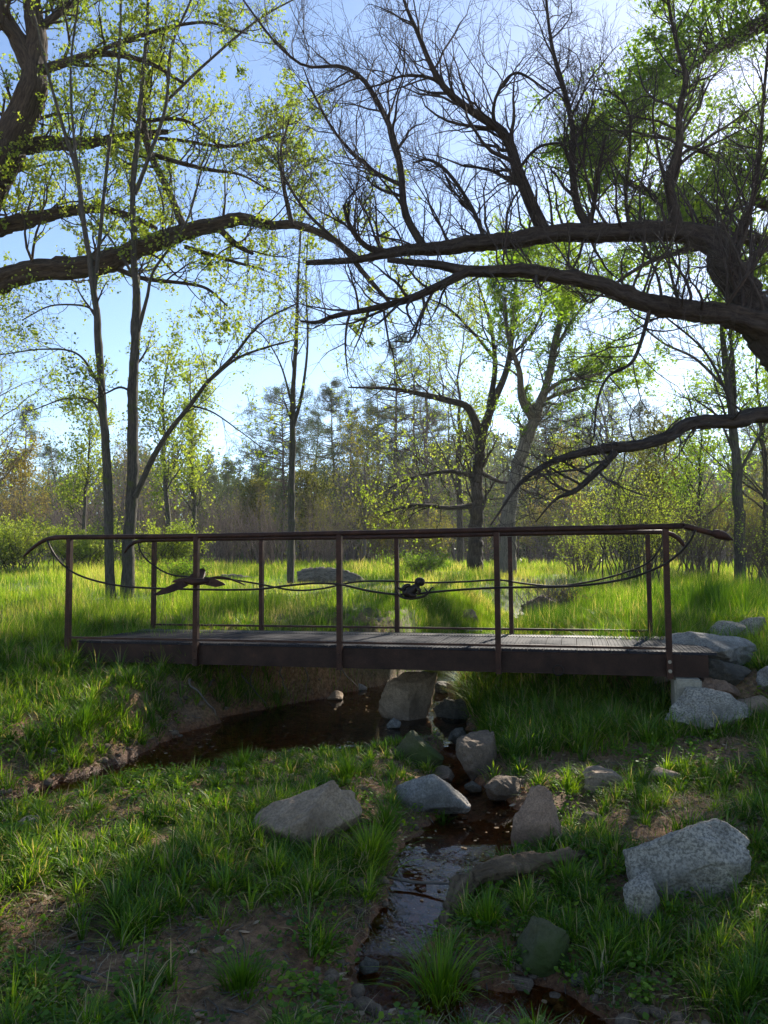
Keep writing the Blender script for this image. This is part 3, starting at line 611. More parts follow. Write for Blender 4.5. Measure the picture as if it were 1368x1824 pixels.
# conspicuous single tufts
TU = [(785, 1768, -.79, .20, 260, .34, 'bright lush grass tuft growing at the streams edge, bottom centre'), (868, 1650, -.72, .15, 170, .26, 'grass tuft in front of the gnarled root'),
      (660, 1545, -.66, .17, 230, .40, 'tall bright grass tuft beside the tan slab boulder'), (690, 1480, -.62, .14, 160, .34, 'tall grass tuft between the tan slab and grey wedge boulders'),
      (790, 1462, -.72, .05, 40, .16, 'tiny grass sprig at the foot of the grey wedge boulder'), (1012, 1436, -.60, .10, 110, .22, 'bright grass tuft on top of the pinkish tan boulder'),
      (1010, 1580, -.66, .13, 150, .28, 'long grass tuft behind the gnarled root'), (430, 1762, -.68, .17, 220, .20, 'low spreading grass tuft at bottom left'), (235, 1655, -.63, .18, 240, .18, 'dense rounded grass tuft on the left bank'),
      (430, 1372, -.58, .16, 200, .26, 'grass tuft overhanging the near edge of the pool'), (620, 1385, -.58, .18, 220, .28, 'grass tuft behind the tan slab boulder by the pool'),
      (1335, 1790, -.62, .2, 260, .26, 'grass tuft at the bottom right corner'), (150, 1300, -.38, .2, 240, .34, 'tall dark grass tuft on the left bank below the bridge end'),
      (495, 1252, -.5, .10, 60, .32, 'arching grass tuft on the eroded bank under the bridge'), (1090, 1700, -.68, .16, 170, .2, 'leafy green tuft left below the granite boulder'), (130, 1150, -.12, .22, 240, .26, 'grass tuft around the foot of the left end post')]
for tx, ty, tz, tr_, tn, tl, lab in TU:
    g = hit(tx, ty); r2 = np.random.default_rng(int(tx))
    x, y, L, lean, az, _ = clump_grass(np.array([0.0]), np.array([0.0]), np.array([tr_ * .62]), np.array([tn]), np.array([tl * .85]), r2, 1.1)
    zz = ground_z(x + g[0], y + g[1]); z0 = gz(g[0], g[1]); hi = max(0, z0 - water_z(g[0], g[1]) - 0.0)
    zz = np.maximum(zz, water_z(x + g[0], y + g[1]) - .02) - z0
    bright = 'bright' in lab
    o = grass_obj('grass_tuft', np.stack([x, y, zz - .01], -1), L, lean, az, r2.uniform(.004, .0075, len(x)), r2, M_grass, 4, np.clip(r2.random(len(x)) * .5 + (.42 if bright else .15), 0, .91))
    o.location = (g[0], g[1], z0 + (.12 if 'on top' in lab else 0)); tagd(o, lab, 'grass', 'conspicuous grass tufts')
# meadow
def meadow(name, N, y0, y1, pw, hm, wm, seed, label, xmin=None):
    rng = np.random.default_rng(seed)
    Y = y0 + (y1 - y0) * rng.random(N) ** pw; X = (rng.random(N) - .5) * 2 * (0.60 * Y + 1.5)
    if y0 < 10:
        Xe = rng.uniform(-2, 7, 150000); Ye = rng.uniform(9.6, 18, 150000); ke = np.abs(stream_d(Xe, Ye) - .65) < .62; X = np.r_[X, Xe[ke]]; Y = np.r_[Y, Ye[ke]]; N = len(X)
    d = stream_d(X, Y); pn = fbm(X * .5, Y * .5, 55) + .6 * fbm(X * 2.5, Y * 2.5, 56)
    k = (d > .03) & (rng.random(N) < np.clip(.8 + 1.6 * pn, .12, 1)); X = X[k]; Y = Y[k]; d = d[k]; n = len(X); pn = pn[k]
    L = hm * rng.uniform(.55, 1.2, n) * np.clip(1 + 2.2 * pn, .3, 1.9) * (1 + 1.3 * fbm(X * .35, Y * .35, 66))
    L = L * np.clip(.55 + (d - .1) / 1.2, .55, 1); near_log = np.zeros(n, bool)
    for lx, ly, lw in ((-1.4, 21, 1.7), (-3.6, 23, 2.2), (-5.0, 15, .7)): near_log |= (np.abs(X - lx - (Y - ly) * lx / ly) < lw) & (Y < ly + .2) & (Y > ly * .78)
    L = np.where(near_log, L * .35, L)
    path = (np.abs(Y - 44 - .2 * X) < 3) & (X > 5)
    L = np.where(path, L * .25, L)
    rn = np.clip(.45 + 2.0 * fbm(X * .55, Y * .55, 88) + .5 * (rng.random(n) - .5), 0, .92); rn = np.where(rng.random(n) < .05 + .3 * path + np.clip(2.2 * fbm(X * .8, Y * .8, 89), 0, .55), .93 + .07 * rng.random(n), rn)
    o = grass_obj(name, np.stack([X, Y, ground_z(X, Y) - .02], -1), L, rng.uniform(.05, .75, n), rng.random(n) * 2 * PI, wm * (.6 + Y / 22), rng, M_meadow, 2, rn)
    tagd(o, label, 'grass', kind='stuff')
meadow('meadow_grass', 210000, 8.6, 30, 1.6, .34, .006, 5, 'tall sunlit meadow grass beyond the bridge')
meadow('meadow_grass', 90000, 28, 75, 1.3, .34, .012, 6, 'distant bright meadow grass before the trees')

# ------------------------------------------------------------------ litter and pebbles
def leaf_quads(C, size, rng, asp=0.6, flat=0.0, fold=0.15, nrm=None):
    N = len(C); ax = unit(rng.normal(size=(N, 3)) * np.array([1, 1, 1 - flat]))
    nn = rng.normal(size=(N, 3)) * (1 - flat) + np.array([0, 0, 1.0]) * flat * 3
    sd_ = unit(np.cross(nn, ax)); nn = np.cross(ax, sd_); s = size[:, None]
    V = np.stack([C - ax * s * .5, C + sd_ * s * asp * .5 + nn * s * fold, C + ax * s * .5, C - sd_ * s * asp * .5 + nn * s * fold], 1)
    return V.reshape(-1, 3), np.arange(4 * N).reshape(N, 4)
def leaf_hex(C, size, rng, asp=.6, flat=.6, curl=.25):
    N = len(C); ax = unit(rng.normal(size=(N, 3)) * np.array([1, 1, 1 - flat])); nn = rng.normal(size=(N, 3)) * (1 - flat) + np.array([0, 0, 1.0]) * flat * 3
    sd_ = unit(np.cross(nn, ax)); nn = np.cross(ax, sd_); s = size[:, None]; cu = s * curl * rng.uniform(-.4, 1.2, (N, 1)); w = s * asp * .5 * rng.uniform(.7, 1.2, (N, 1))
    V = np.stack([C - ax * s * .5 + nn * cu * .6, C - ax * s * .18 + sd_ * w + nn * cu, C + ax * s * .2 + sd_ * w * .85 + nn * cu * .7, C + ax * s * .5 + nn * cu * .9, C + ax * s * .2 - sd_ * w * .85 + nn * cu * .7, C - ax * s * .18 - sd_ * w + nn * cu, C - ax * s * .1, C + ax * s * .22], 1)
    o_ = np.arange(N)[:, None] * 8
    return V.reshape(-1, 3), np.concatenate([o_ + np.array([[a, b, c, d]]) for a, b, c, d in ((0, 1, 6, 5), (1, 2, 7, 6), (6, 7, 4, 5), (2, 3, 4, 7))])
rng = np.random.default_rng(17); N = 21000
Y = 2.3 + 6.2 * rng.random(N) ** 1.3; X = (rng.random(N) - .5) * 2 * (0.6 * Y + .3); z = ground_z(X, Y)
k = (z > water_z(X, Y) + .005) & (rng.random(N) < np.clip(.65 + 2.2 * fbm(X * 1.8, Y * 1.8, 123), .05, 1)); X, Y, z = X[k], Y[k], z[k]
V, Fq = leaf_hex(np.stack([X, Y, z + .006], -1), .012 + .05 * rng.random(len(X)) ** 1.8, rng, .65, .8, .2)
tagd(mesh_obj('leaf_litter', V, Fq, M_litter, None, False, {'rnd': np.repeat(rng.random(len(X)) ** 1.4, 8)}), 'scattered dry brown leaves on the banks', 'leaf litter', kind='stuff')
N = 5000; Y = 3.2 + 6.6 * rng.random(N); X = (rng.random(N) - .5) * 2 * (.5 * Y); zg = ground_z(X, Y); wz_ = water_z(X, Y)
k = (zg < wz_ - .005) & (stream_d(X, Y) < .15) & (rng.random(N) < np.clip(.3 + 4 * fbm(X * 2, Y * 2, 201), .02, 1)); X, Y = X[k], Y[k]
V, Fq = leaf_hex(np.stack([X, Y, water_z(X, Y) + .003], -1), .008 + .03 * rng.random(len(X)) ** 2.5, rng, .7, .97, .05)
tagd(mesh_obj('floating_litter', V, Fq, M_litter, None, False, {'rnd': np.repeat(.4 + .6 * rng.random(len(X)), 8)}), 'pale flecks and dead leaves floating on the water', 'leaf litter', kind='stuff')
N = 7000
Y = 2.4 + 9 * rng.random(N) ** 1.4; X = (rng.random(N) - .5) * 2 * (0.6 * Y + .3); d = stream_d(X, Y)
k = (d < .22) & (rng.random(N) < .35 + .6 * (fbm(X * 1.5, Y * 1.5, 133) > .0) + .4 * (Y < 5.5)); X, Y = X[k], Y[k]
b = Bag(); V0, F0 = ico(2)
for q, (x_, y_) in enumerate(zip(X, Y)):
    s_ = 0.008 + .038 * rng.random() ** 3; v = V0 * np.array([s_, s_ * rng.uniform(.6, 1), s_ * rng.uniform(.4, .7)]) * (1 + .25 * rng.random((len(V0), 1)))
    a = rng.random() * PI; v = v @ np.array([[math.cos(a), math.sin(a), 0], [-math.sin(a), math.cos(a), 0], [0, 0, 1]])
    b.add(v + np.array([x_, y_, gz(x_, y_) + s_ * .2]), F0)
tagd(b.obj('pebbles', M_brown, None, True), 'wet pebbles strewn along the stream edge', 'pebbles', kind='stuff')
rng = np.random.default_rng(29); N = 4200
Y = 2.4 + 5.5 * rng.random(N) ** 1.2; X = (rng.random(N) - .5) * 2 * (0.6 * Y + .3); d = stream_d(X, Y)
k = (d > .06) & (rng.random(N) < np.clip(.35 + 3.5 * fbm(X * 1.7, Y * 1.7, 143), .02, 1)); X, Y = X[k], Y[k]; n = len(X)
pi_ = np.repeat(np.arange(n), 16); a = rng.random(n * 16) * 2 * PI; r_ = np.abs(rng.normal(0, .045, n * 16)); xx = X[pi_] + r_ * np.cos(a); yy = Y[pi_] + r_ * np.sin(a)
V, Fq = leaf_hex(np.stack([xx, yy, ground_z(xx, yy) + .015 + .06 * rng.random(n * 16)], -1), rng.uniform(.012, .034, n * 16), rng, .8, .55, .12)
tagd(mesh_obj('broadleaf_weeds', V, Fq, M_grass, None, False, {'rnd': np.repeat(np.clip(rng.random(n)[pi_] * .6 + .3 * rng.random(n * 16), 0, .9), 8)}), 'small broadleaf weeds among the bank grass', 'weeds', kind='stuff')
N = 3800; Y = 2.3 + 5.5 * rng.random(N) ** 1.2; X = (rng.random(N) - .5) * 2 * (0.6 * Y + .3); a = rng.random(N) * PI; L = .03 + .16 * rng.random(N) ** 2
tt = np.linspace(-.5, .5, 4)[None]; bend = rng.normal(0, .1, N)[:, None] * L[:, None] * (tt * 4) ** 2 * .3
PX = X[:, None] + np.cos(a)[:, None] * L[:, None] * tt - np.sin(a)[:, None] * bend; PY = Y[:, None] + np.sin(a)[:, None] * L[:, None] * tt + np.cos(a)[:, None] * bend
V, Fq, bk = tube_batch(np.stack([PX, PY, ground_z(PX, PY) + .008], -1), np.repeat(rng.uniform(.0012, .0035, N)[:, None], 4, 1), 4)
tagd(mesh_obj('twig_litter', V, Fq, M_dead, None, True, {'bk': bk}), 'small dry twigs lying on the soil', 'twig litter', kind='stuff')
# dead roots and straw hanging over the eroded bank
rng = np.random.default_rng(23); N = 26000; X = -3.2 + 3.9 * rng.random(N); Y = 6.4 + 4 * rng.random(N); d = stream_d(X, Y)
k = (Y * .89 + .28 * X > 7.0) & (d > .05) & (d < .55) & (rng.random(N) < np.clip(.5 + 3 * fbm(X * 2.2, Y * 2.2, 171), .05, 1)); X = X[k]; Y = Y[k]; N = len(X)
o = grass_obj('hanging_straw', np.stack([X, Y, ground_z(X, Y) + .0], -1), rng.uniform(.04, .17, N), rng.uniform(.5, 1.7, N), -PI / 2 + rng.normal(0, .9, N), rng.uniform(.003, .006, N), rng, M_litter, 3, rng.random(N) ** 1.3)
tagd(o, 'dry straw hanging over the eroded bank under the bridge', 'dry grass', kind='stuff')

rng = np.random.default_rng(31)
for q, (px, py) in enumerate([(455, 1215), (500, 1210), (545, 1205), (430, 1225), (585, 1200), (380, 1235), (615, 1200), (340, 1240)]):
    Yr = 9.2 - .0008 * (px - 380) + .1 * rng.random(); p0 = hit(px, py - 22) + np.array([0, .03, 0]); pts = [p0, p0 + np.array([0, -.09, .02])]; dx = rng.uniform(-.03, .07)
    for k in range(6): pts.append(pts[-1] + np.array([dx + rng.normal(0, .025), -.035 + rng.normal(0, .012), -.055 + rng.normal(0, .012)]))
    log('bank_root', pts, np.linspace(.014, .003, 8), M_dead, 'pale root dangling from the eroded bank under the bridge, ' + ['longest middle one', 'next to the middle one', 'fourth from the right', 'left of the arching tuft', 'third from the right', 'second from the left', 'rightmost one', 'leftmost one'][q], 'root', 40 + q, 6, 20, .3, 'roots of the eroded bank')
# ------------------------------------------------------------------ trees
def trace(rows, Yd, n=26, rng=None, wob=0.25):
    """rows (px,py,width_px), Yd depth or (depth0, depth1) -> (n,3), (n,)"""
    d0, d1 = Yd if isinstance(Yd, tuple) else (Yd, Yd)
    m = len(rows); dd = np.linspace(d0, d1, m)
    P = np.array([[*pt(r[0], r[1], D), r[2] * D / F / 2] for r, D in zip(rows, dd)])
    A = resample(P, n)
    return A[:, :3], np.maximum(A[:, 3], .002)
def sprout(P, R, per, rng, Lr, ang=(35, 65), up=0.25, wig=0.22, M=8, t0=0.15, t1=1.0, rr=0.55, rmin=.0025, Labs=None, taper=.12, bylen=None):
    """children branches from parents P (B,K,3)"""
    B, K, _ = P.shape; n = B * per
    par = np.repeat(np.arange(B), per); t_ = t0 + (t1 - t0) * (np.tile((np.arange(per) + .5) / per, B) + rng.normal(0, .35 / per, n)); t_ = np.clip(t_, .02, .999)
    f = t_ * (K - 1); i0 = f.astype(int); fr = (f - i0)[:, None]
    p0 = P[par, i0] * (1 - fr) + P[par, i0 + 1] * fr; r0 = R[par, i0] * (1 - fr[:, 0]) + R[par, i0 + 1] * fr[:, 0]
    T = unit(P[par, i0 + 1] - P[par, i0])
    plen = np.linalg.norm(np.diff(P, axis=1), axis=2).sum(1)[par]
    Ln = (Labs if Labs else Lr * plen) * rng.uniform(.6, 1.25, n) * (1.12 - .5 * t_)
    rv = unit(np.cross(T, rng.normal(size=(n, 3)))); a = np.radians(rng.uniform(ang[0], ang[1], n))[:, None]
    D = unit(T * np.cos(a) + rv * np.sin(a) + np.array([0, 0, up]))
    Q = np.zeros((n, M, 3)); Q[:, 0] = p0; st = (Ln / (M - 1))[:, None]
    for j in range(1, M):
        D = unit(D + rng.normal(0, wig, (n, 3)) + np.array([0, 0, up * .25])); Q[:, j] = Q[:, j - 1] + D * st
    r0 = np.minimum(r0 * rr * rng.uniform(.7, 1.1, n), Ln * .035); r0 = np.maximum(r0, rmin)
    if bylen: kp = rng.random(n) < np.clip(plen / bylen, .12, 1); Q = Q[kp]; r0 = r0[kp]
    Rr = r0[:, None] * (1 - (1 - taper) * np.linspace(0, 1, M)[None] ** 1.1); Rr = np.maximum(Rr, rmin * .6)
    return Q, Rr
def tubes_obj(name, sets, mat, parent, rng=None, rough=0.0):
    b = Bag()
    for P, R, k in sets:
        if k >= 12 and len(P) == 1:      # thick limbs: crooked, knotty, furrowed
            A = resample(np.c_[P[0], R[0]], 130); r_ = np.random.default_rng(int(abs(A[0, 0] * 997)) + k); u = np.arange(130)
            A[:, 3] *= 1 + .20 * fbm(u * .22, u * 0 + A[0, 0] * 7, 5, 3) + .10 * (vnoise(u * .5, u * 0, 9) > .8)
            A[:, :3] += np.stack([fbm(u * .16, u * 0 + 3.3 * q_ + A[0, 1], 11 + q_, 3) for q_ in range(3)], -1) * A[:, 3:4] * .9 * np.sin(u / 129 * PI)[:, None] ** .3
            P, R = A[None, :, :3], A[None, :, 3]
        V, Fq, bk = tube_batch(P, R, k, rng, rough if k > 6 else 0); b.add(V, Fq, bk=bk)
    return b.obj(name, mat, parent, True)
def leaves_on(P, per, size, rng, spread=.05, t0=.25):
    B, K, _ = P.shape; n = B * per; par = np.repeat(np.arange(B), per); f = (t0 + (1 - t0) * rng.random(n)) * (K - 1) * .9999
    i0 = f.astype(int); fr = (f - i0)[:, None]
    return P[par, i0] * (1 - fr) + P[par, i0 + 1] * fr + rng.normal(0, spread, (n, 3))
def leaf_obj(name, C, size, rng, mat, parent, asp=.65, bias=None):
    sz = size * rng.uniform(.6, 1.3, len(C)); V, Fq = leaf_quads(C, sz, rng, asp)
    cl = fbm(C[:, 0] * .9 + C[:, 2] * .5, C[:, 1] * .9 + C[:, 2], 7, 2)
    r = np.clip(.5 + cl * 1.2 + .5 * (rng.random(len(C)) - .5), 0, 1)
    return mesh_obj(name, V, Fq, mat, parent, False, {'rnd': np.repeat(r, 4)})
def stack(tr): return np.stack([a for a, _ in tr]), np.stack([b for _, b in tr])
def tree_root(name, base, label, cat='tree', group=None):
    o = empty(name, base, label=label, cat=cat, group=group); return o
def to_local(root, *objs):
    for o in objs:
        o.matrix_parent_inverse = Matrix.Translation(-Vector(root.location))

# --- (1) bare dark tree reaching in from the right
rng = np.random.default_rng(101)
D = 10.0
r1 = [trace(r, d, 40) for r, d in (
    ([(1660, 1075, 150), (1625, 930, 132), (1560, 800, 128), (1470, 690, 122), (1400, 620, 112), (1368, 590, 100), (1335, 545, 84)], (9.8, 10)),
    ([(1368, 592, 80), (1340, 545, 72), (1298, 478, 62), (1268, 432, 50), (1220, 412, 42), (1150, 410, 40), (1060, 412, 38), (985, 416, 36), (900, 427, 34), (800, 440, 30), (720, 446, 22), (640, 462, 14), (545, 468, 10)], (10, 10.4)),
    ([(1400, 612, 60), (1368, 582, 56), (1284, 558, 44), (1184, 545, 40), (1110, 522, 36), (1054, 502, 30), (984, 488, 29), (924, 483, 27), (834, 482, 22), (774, 471, 16), (690, 463, 10)], (9.8, 9.2)),
    ([(1560, 790, 60), (1480, 748, 44), (1368, 738, 32), (1309, 748, 29), (1234, 752, 27), (1190, 778, 24), (1134, 792, 22), (1074, 801, 20), (1004, 815, 15), (954, 840, 11), (919, 870, 7), (874, 935, 3)], (9.6, 8.4)))]
r2 = [trace(r, d, 30) for r, d in (
    ([(968, 410, 26), (950, 370, 22), (925, 310, 20), (900, 240, 17), (850, 205, 14), (800, 165, 12), (770, 120, 10), (745, 60, 8), (725, 15, 6), (700, -60, 4)], (10.3, 9.8)),
    ([(1052, 405, 18), (1030, 370, 14), (1020, 300, 12), (1020, 230, 10), (1005, 160, 9), (985, 90, 7), (975, 20, 5), (970, -60, 3)], (10.2, 10.8)),
    ([(1208, 408, 24), (1195, 350, 18), (1192, 320, 16), (1210, 260, 14), (1210, 200, 12), (1222, 140, 10), (1208, 90, 7), (1190, 0, 5), (1185, -60, 3)], (10.1, 9.5)),
    ([(755, 440, 15), (722, 380, 13), (715, 310, 12), (705, 260, 11), (690, 215, 10), (660, 160, 9), (640, 135, 8), (605, 118, 7), (545, 118, 5), (500, 85, 5), (470, 50, 4), (430, -5, 3)], (10.3, 10.8)),
    ([(865, 430, 9), (840, 370, 7), (800, 310, 6), (765, 285, 5), (735, 290, 3)], (10.3, 10.9)),
    ([(1050, 408, 10), (1062, 340, 7), (1066, 300, 5), (1080, 240, 3)], (10.2, 9.6)),
    ([(1122, 408, 8), (1115, 350, 6), (1122, 270, 5), (1120, 200, 4), (1090, 165, 3), (1050, 158, 2)], (10.2, 9.7)),
    ([(832, 484, 17), (790, 505, 15), (735, 530, 14), (670, 548, 11), (600, 562, 9), (565, 574, 7), (535, 572, 4)], (9.3, 9.0)),
    ([(1096, 806, 13), (1064, 840, 12), (1024, 875, 9), (989, 890, 5), (954, 930, 2)], (8.8, 8.6)),
    ([(1160, 545, 8), (1129, 640, 6), (1084, 670, 5), (1064, 715, 4), (1058, 780, 3)], (9.6, 9.3)),
    ([(700, 450, 12), (655, 440, 11), (625, 405, 9), (612, 365, 6)], (10.35, 10.2)),
    ([(800, 165, 8), (770, 140, 7), (720, 135, 5), (684, 148, 4), (630, 165, 2)], (10, 10.4)),
    ([(900, 240, 8), (880, 215, 7), (885, 170, 6), (920, 130, 5), (980, 165, 3)], (10, 9.6)),
    ([(925, 300, 7), (955, 265, 5), (990, 255, 4), (1010, 260, 3)], (10, 9.5)),
    ([(1300, 480, 14), (1330, 400, 10), (1350, 300, 8), (1360, 180, 6), (1370, 60, 4)], (10, 9.3)),
    ([(715, 330, 8), (660, 300, 6), (600, 240, 5), (560, 170, 4), (540, 120, 2)], (10.6, 11.2)),
    ([(1309, 752, 6), (1290, 690, 5), (1250, 620, 4), (1180, 560, 3)], (9.2, 9.8)),
    ([(640, 460, 7), (590, 420, 6), (540, 370, 5), (500, 300, 4), (495, 250, 2)], (10.4, 10.8)))]
P1, R1 = stack(r1); P2, R2 = stack(r2); R1 *= .78; R1 = np.concatenate([R1[:1] * .92, R1[1:]])
base = np.array([P1[0, 0, 0], P1[0, 0, 1], 0.0]); root = tree_root('bare_tree', base, 'large dark bare tree leaning in from the right with long horizontal limbs over the bridge', group='trees around the creek')
to = [tubes_obj('trunk', [(P1[:1], R1[:1], 48)], M_barkd, root, rng, .05)]
for q in range(1, 4): to.append(tubes_obj('limb', [(P1[q:q + 1], R1[q:q + 1], 36)], M_barkd, root, rng, .14))
for q in range(len(P2)): to.append(tubes_obj('branch', [(P2[q:q + 1], R2[q:q + 1], 9)], M_barkd, root, rng, .1))
a1, b1 = sprout(P1[1:3], R1[1:3], 44, rng, 0, (45, 95), .5, .2, 9, .05, .98, .22, .004, Labs=1.7)
a1b, b1b = sprout(P1[3:4], R1[3:4], 26, rng, 0, (40, 95), .05, .25, 8, .3, .99, .22, .004, Labs=.9)
a2, b2 = sprout(P2, R2, 26, rng, .0, (35, 70), .2, .18, 9, .1, 1, .5, .004, Labs=1.35, bylen=2.8)
A = np.concatenate([a2, a1[:, :9]]); Bq = np.concatenate([b2, b1])
a3, b3 = sprout(A, Bq, 8, rng, .5, (30, 65), .12, .2, 6, .12, 1, .6, .003)
a4, b4 = sprout(a3, b3, 5, rng, .55, (25, 60), .1, .18, 4, .2, 1, .6, .0022)
a5, b5 = sprout(a1b, b1b, 6, rng, .5, (30, 60), .0, .2, 5, .2, 1, .6, .0026)
to.append(tubes_obj('twigs', [(A, Bq, 5), (a1b, b1b, 5), (a3, b3, 4), (a4, b4, 3), (a5, b5, 3)], M_twigd, root))
to_local(root, *to)

# --- (2) big cottonwood at left
rng = np.random.default_rng(102)
r1 = [trace(r, d, 40) for r, d in (
    ([(-190, 1075, 150), (-170, 900, 110), (-130, 650, 104), (-60, 430, 98), (0, 295, 88), (40, 200, 80), (62, 140, 66), (64, 80, 50), (55, 0, 44), (45, -90, 34)], (16, 16)),
    ([(-150, 640, 60), (-60, 530, 56), (0, 498, 46), (60, 486, 42), (160, 476, 42), (230, 452, 40), (300, 422, 34), (370, 403, 29), (430, 390, 24), (480, 401, 19), (520, 400, 17), (570, 415, 14), (610, 440, 12), (650, 490, 10), (695, 540, 7)], (16, 15.2)),
    ([(-110, 500, 46), (-50, 430, 38), (0, 407, 33), (50, 393, 30), (110, 378, 22), (170, 372, 16), (230, 385, 12), (280, 408, 7)], (16, 16.8)),
    ([(0, 290, 36), (30, 265, 34), (70, 258, 28), (150, 255, 22), (230, 242, 16), (300, 235, 10)], (16, 17)))]
r2 = [trace(r, d, 26) for r, d in (
    ([(58, 120, 42), (20, 50, 28), (-5, 5, 24), (-30, -60, 18)], (16, 15.5)),
    ([(330, 412, 14), (300, 340, 12), (270, 280, 12), (255, 220, 13), (258, 160, 10), (285, 90, 6), (300, 20, 4)], (15.7, 16.2)),
    ([(388, 405, 12), (420, 435, 10), (450, 452, 6)], (15.6, 15.2)),
    ([(190, 470, 10), (250, 495, 8), (330, 505, 6), (370, 515, 5), (405, 545, 3)], (15.8, 15.4)),
    ([(268, 275, 10), (320, 290, 8), (370, 302, 7), (430, 312, 4), (480, 340, 3)], (16.1, 15.4)),
    ([(60, 130, 20), (120, 110, 16), (180, 95, 12), (260, 110, 8), (330, 150, 5)], (16, 15.3)),
    ([(62, 60, 16), (110, 20, 12), (170, -20, 8)], (16, 16.4)),
    ([(255, 215, 8), (330, 215, 6), (400, 260, 5), (500, 240, 3)], (16.1, 16.6)),
    ([(230, 242, 8), (320, 250, 6), (420, 260, 5), (530, 215, 3)], (17, 17.5)),
    ([(330, 440, 8), (370, 452, 7), (430, 470, 5), (470, 480, 3)], (15.7, 15.2)),
    ([(150, 100, 9), (260, 60, 7), (360, 40, 5), (440, 60, 3)], (15.5, 14.9)),
    ([(50, -60, 20), (160, -120, 14), (300, -100, 9), (420, -20, 5)], (16, 15.6)),
    ([(520, 400, 9), (505, 330, 7), (500, 270, 5), (515, 215, 3)], (15.3, 15.0)))]
P1, R1 = stack(r1); P2, R2 = stack(r2); R1 *= .78; R1 = np.concatenate([R1[:1] * .84, R1[1:]])
root = tree_root('cottonwood_tree', (P1[0, 0, 0], P1[0, 0, 1], 0), 'big old cottonwood at the left edge with thick furrowed limbs and young yellow green leaves', group='trees around the creek')
to = [tubes_obj('trunk', [(P1[:1], R1[:1], 48)], M_bark, root, rng, .05)]
for q in range(1, 4): to.append(tubes_obj('limb', [(P1[q:q + 1], R1[q:q + 1], 36)], M_bark, root, rng, .14))
for q in range(len(P2)): to.append(tubes_obj('branch', [(P2[q:q + 1], R2[q:q + 1], 9)], M_bark, root, rng, .1))
a1, b1 = sprout(P1, R1, 30, rng, 0, (40, 85), .4, .22, 9, .25, 1, .2, .006, Labs=2.1)
a2, b2 = sprout(P2, R2, 15, rng, 0, (35, 75), .15, .2, 9, .15, 1, .45, .006, Labs=1.6, bylen=3)
A = np.concatenate([a1, a2]); Bq = np.concatenate([b1, b2])
a3, b3 = sprout(A, Bq, 6, rng, .5, (30, 65), .12, .2, 6, .15, 1, .6, .004)
a4, b4 = sprout(a3, b3, 3, rng, .55, (25, 60), .1, .18, 4, .2, 1, .6, .003)
to.append(tubes_obj('twigs', [(A, Bq, 5), (a3, b3, 4), (a4, b4, 3)], M_bark, root))
C = np.concatenate([leaves_on(a4, 10, 0, rng, .035), leaves_on(a3, 5, 0, rng, .03, .4)])
k = rng.random(len(C)) < np.clip(.80 + 2.6 * fbm(C[:, 0] * .5, C[:, 2] * .5, 222), .05, 1)
to.append(leaf_obj('crown', C[k], .074, rng, M_leafY, root))
to_local(root, *to)

# --- generic traced slender trees
def slender(name, label, stems, seed, bark, leafm, per=(14, 6, 3), Labs=1.2, leaf=(4, .05, .8), up=.35, group='trees around the creek', k0=12, t0=.35, ang=(30, 60), wig=.16, cat='tree'):
    rng = np.random.default_rng(seed); tr = [trace(r, d, 30) for r, d in stems]; P, R = stack(tr)
    root = tree_root(name, (P[0, 0, 0], P[0, 0, 1], P[0, 0, 2]), label, cat, group)
    to = [tubes_obj('trunk', [(P[:1], R[:1], k0)], bark, root, rng, .08)]
    for q in range(1, len(P)): to.append(tubes_obj('branch', [(P[q:q + 1], R[q:q + 1], 8)], bark, root, rng, .06))
    a, b_ = sprout(P, R, per[0], rng, 0, ang, up, wig, 9, t0, 1, .4, .004, Labs=Labs)
    a2, b2 = sprout(a, b_, per[1], rng, .5, (25, 60), .12, .18, 6, .15, 1, .6, .003)
    sets = [(a, b_, 5), (a2, b2, 4)]; tip = a2
    if per[2]:
        a3, b3 = sprout(a2, b2, per[2], rng, .5, (25, 55), .1, .18, 4, .2, 1, .6, .0025); sets.append((a3, b3, 3)); tip = a3
    to.append(tubes_obj('twigs', sets, bark, root))
    if leaf[0]:
        C = leaves_on(tip, leaf[0], 0, rng, .05); k = rng.random(len(C)) < np.clip(leaf[2] + 1.4 * fbm(C[:, 0] * .7, C[:, 2] * .7, seed), .03, 1)
        to.append(leaf_obj('crown', C[k], leaf[1], rng, leafm, root))
    to_local(root, *to); return root
slender('slender_tree', 'slender grey tree, left one of the pair standing behind the left bridge end', [
    ([(197, 1085, 19), (195, 1000, 16), (192, 900, 15), (187, 790, 14), (180, 680, 13), (172, 560, 12), (160, 470, 10), (148, 390, 9), (138, 310, 8), (110, 220, 6), (85, 130, 5), (60, 20, 3)], (14.6, 14.2)),
    ([(168, 520, 8), (178, 420, 7), (190, 300, 6), (208, 150, 5), (215, 40, 4), (214, -40, 3)], (14.4, 14.8)),
    ([(150, 400, 7), (132, 250, 5), (126, 120, 4), (140, 0, 3)], (14.3, 13.8)),
    ([(180, 690, 5), (140, 632, 4), (80, 622, 3), (0, 632, 2)], (14.5, 13.6)),
    ([(172, 560, 5), (150, 545, 4), (90, 545, 3), (40, 570, 2)], (14.5, 15.3)),
    ([(186, 790, 5), (170, 720, 4), (120, 710, 3), (60, 730, 2)], (14.5, 15))], 201, M_barkg, M_leafY, (11, 6, 3), 1.25, (4, .06, .62))
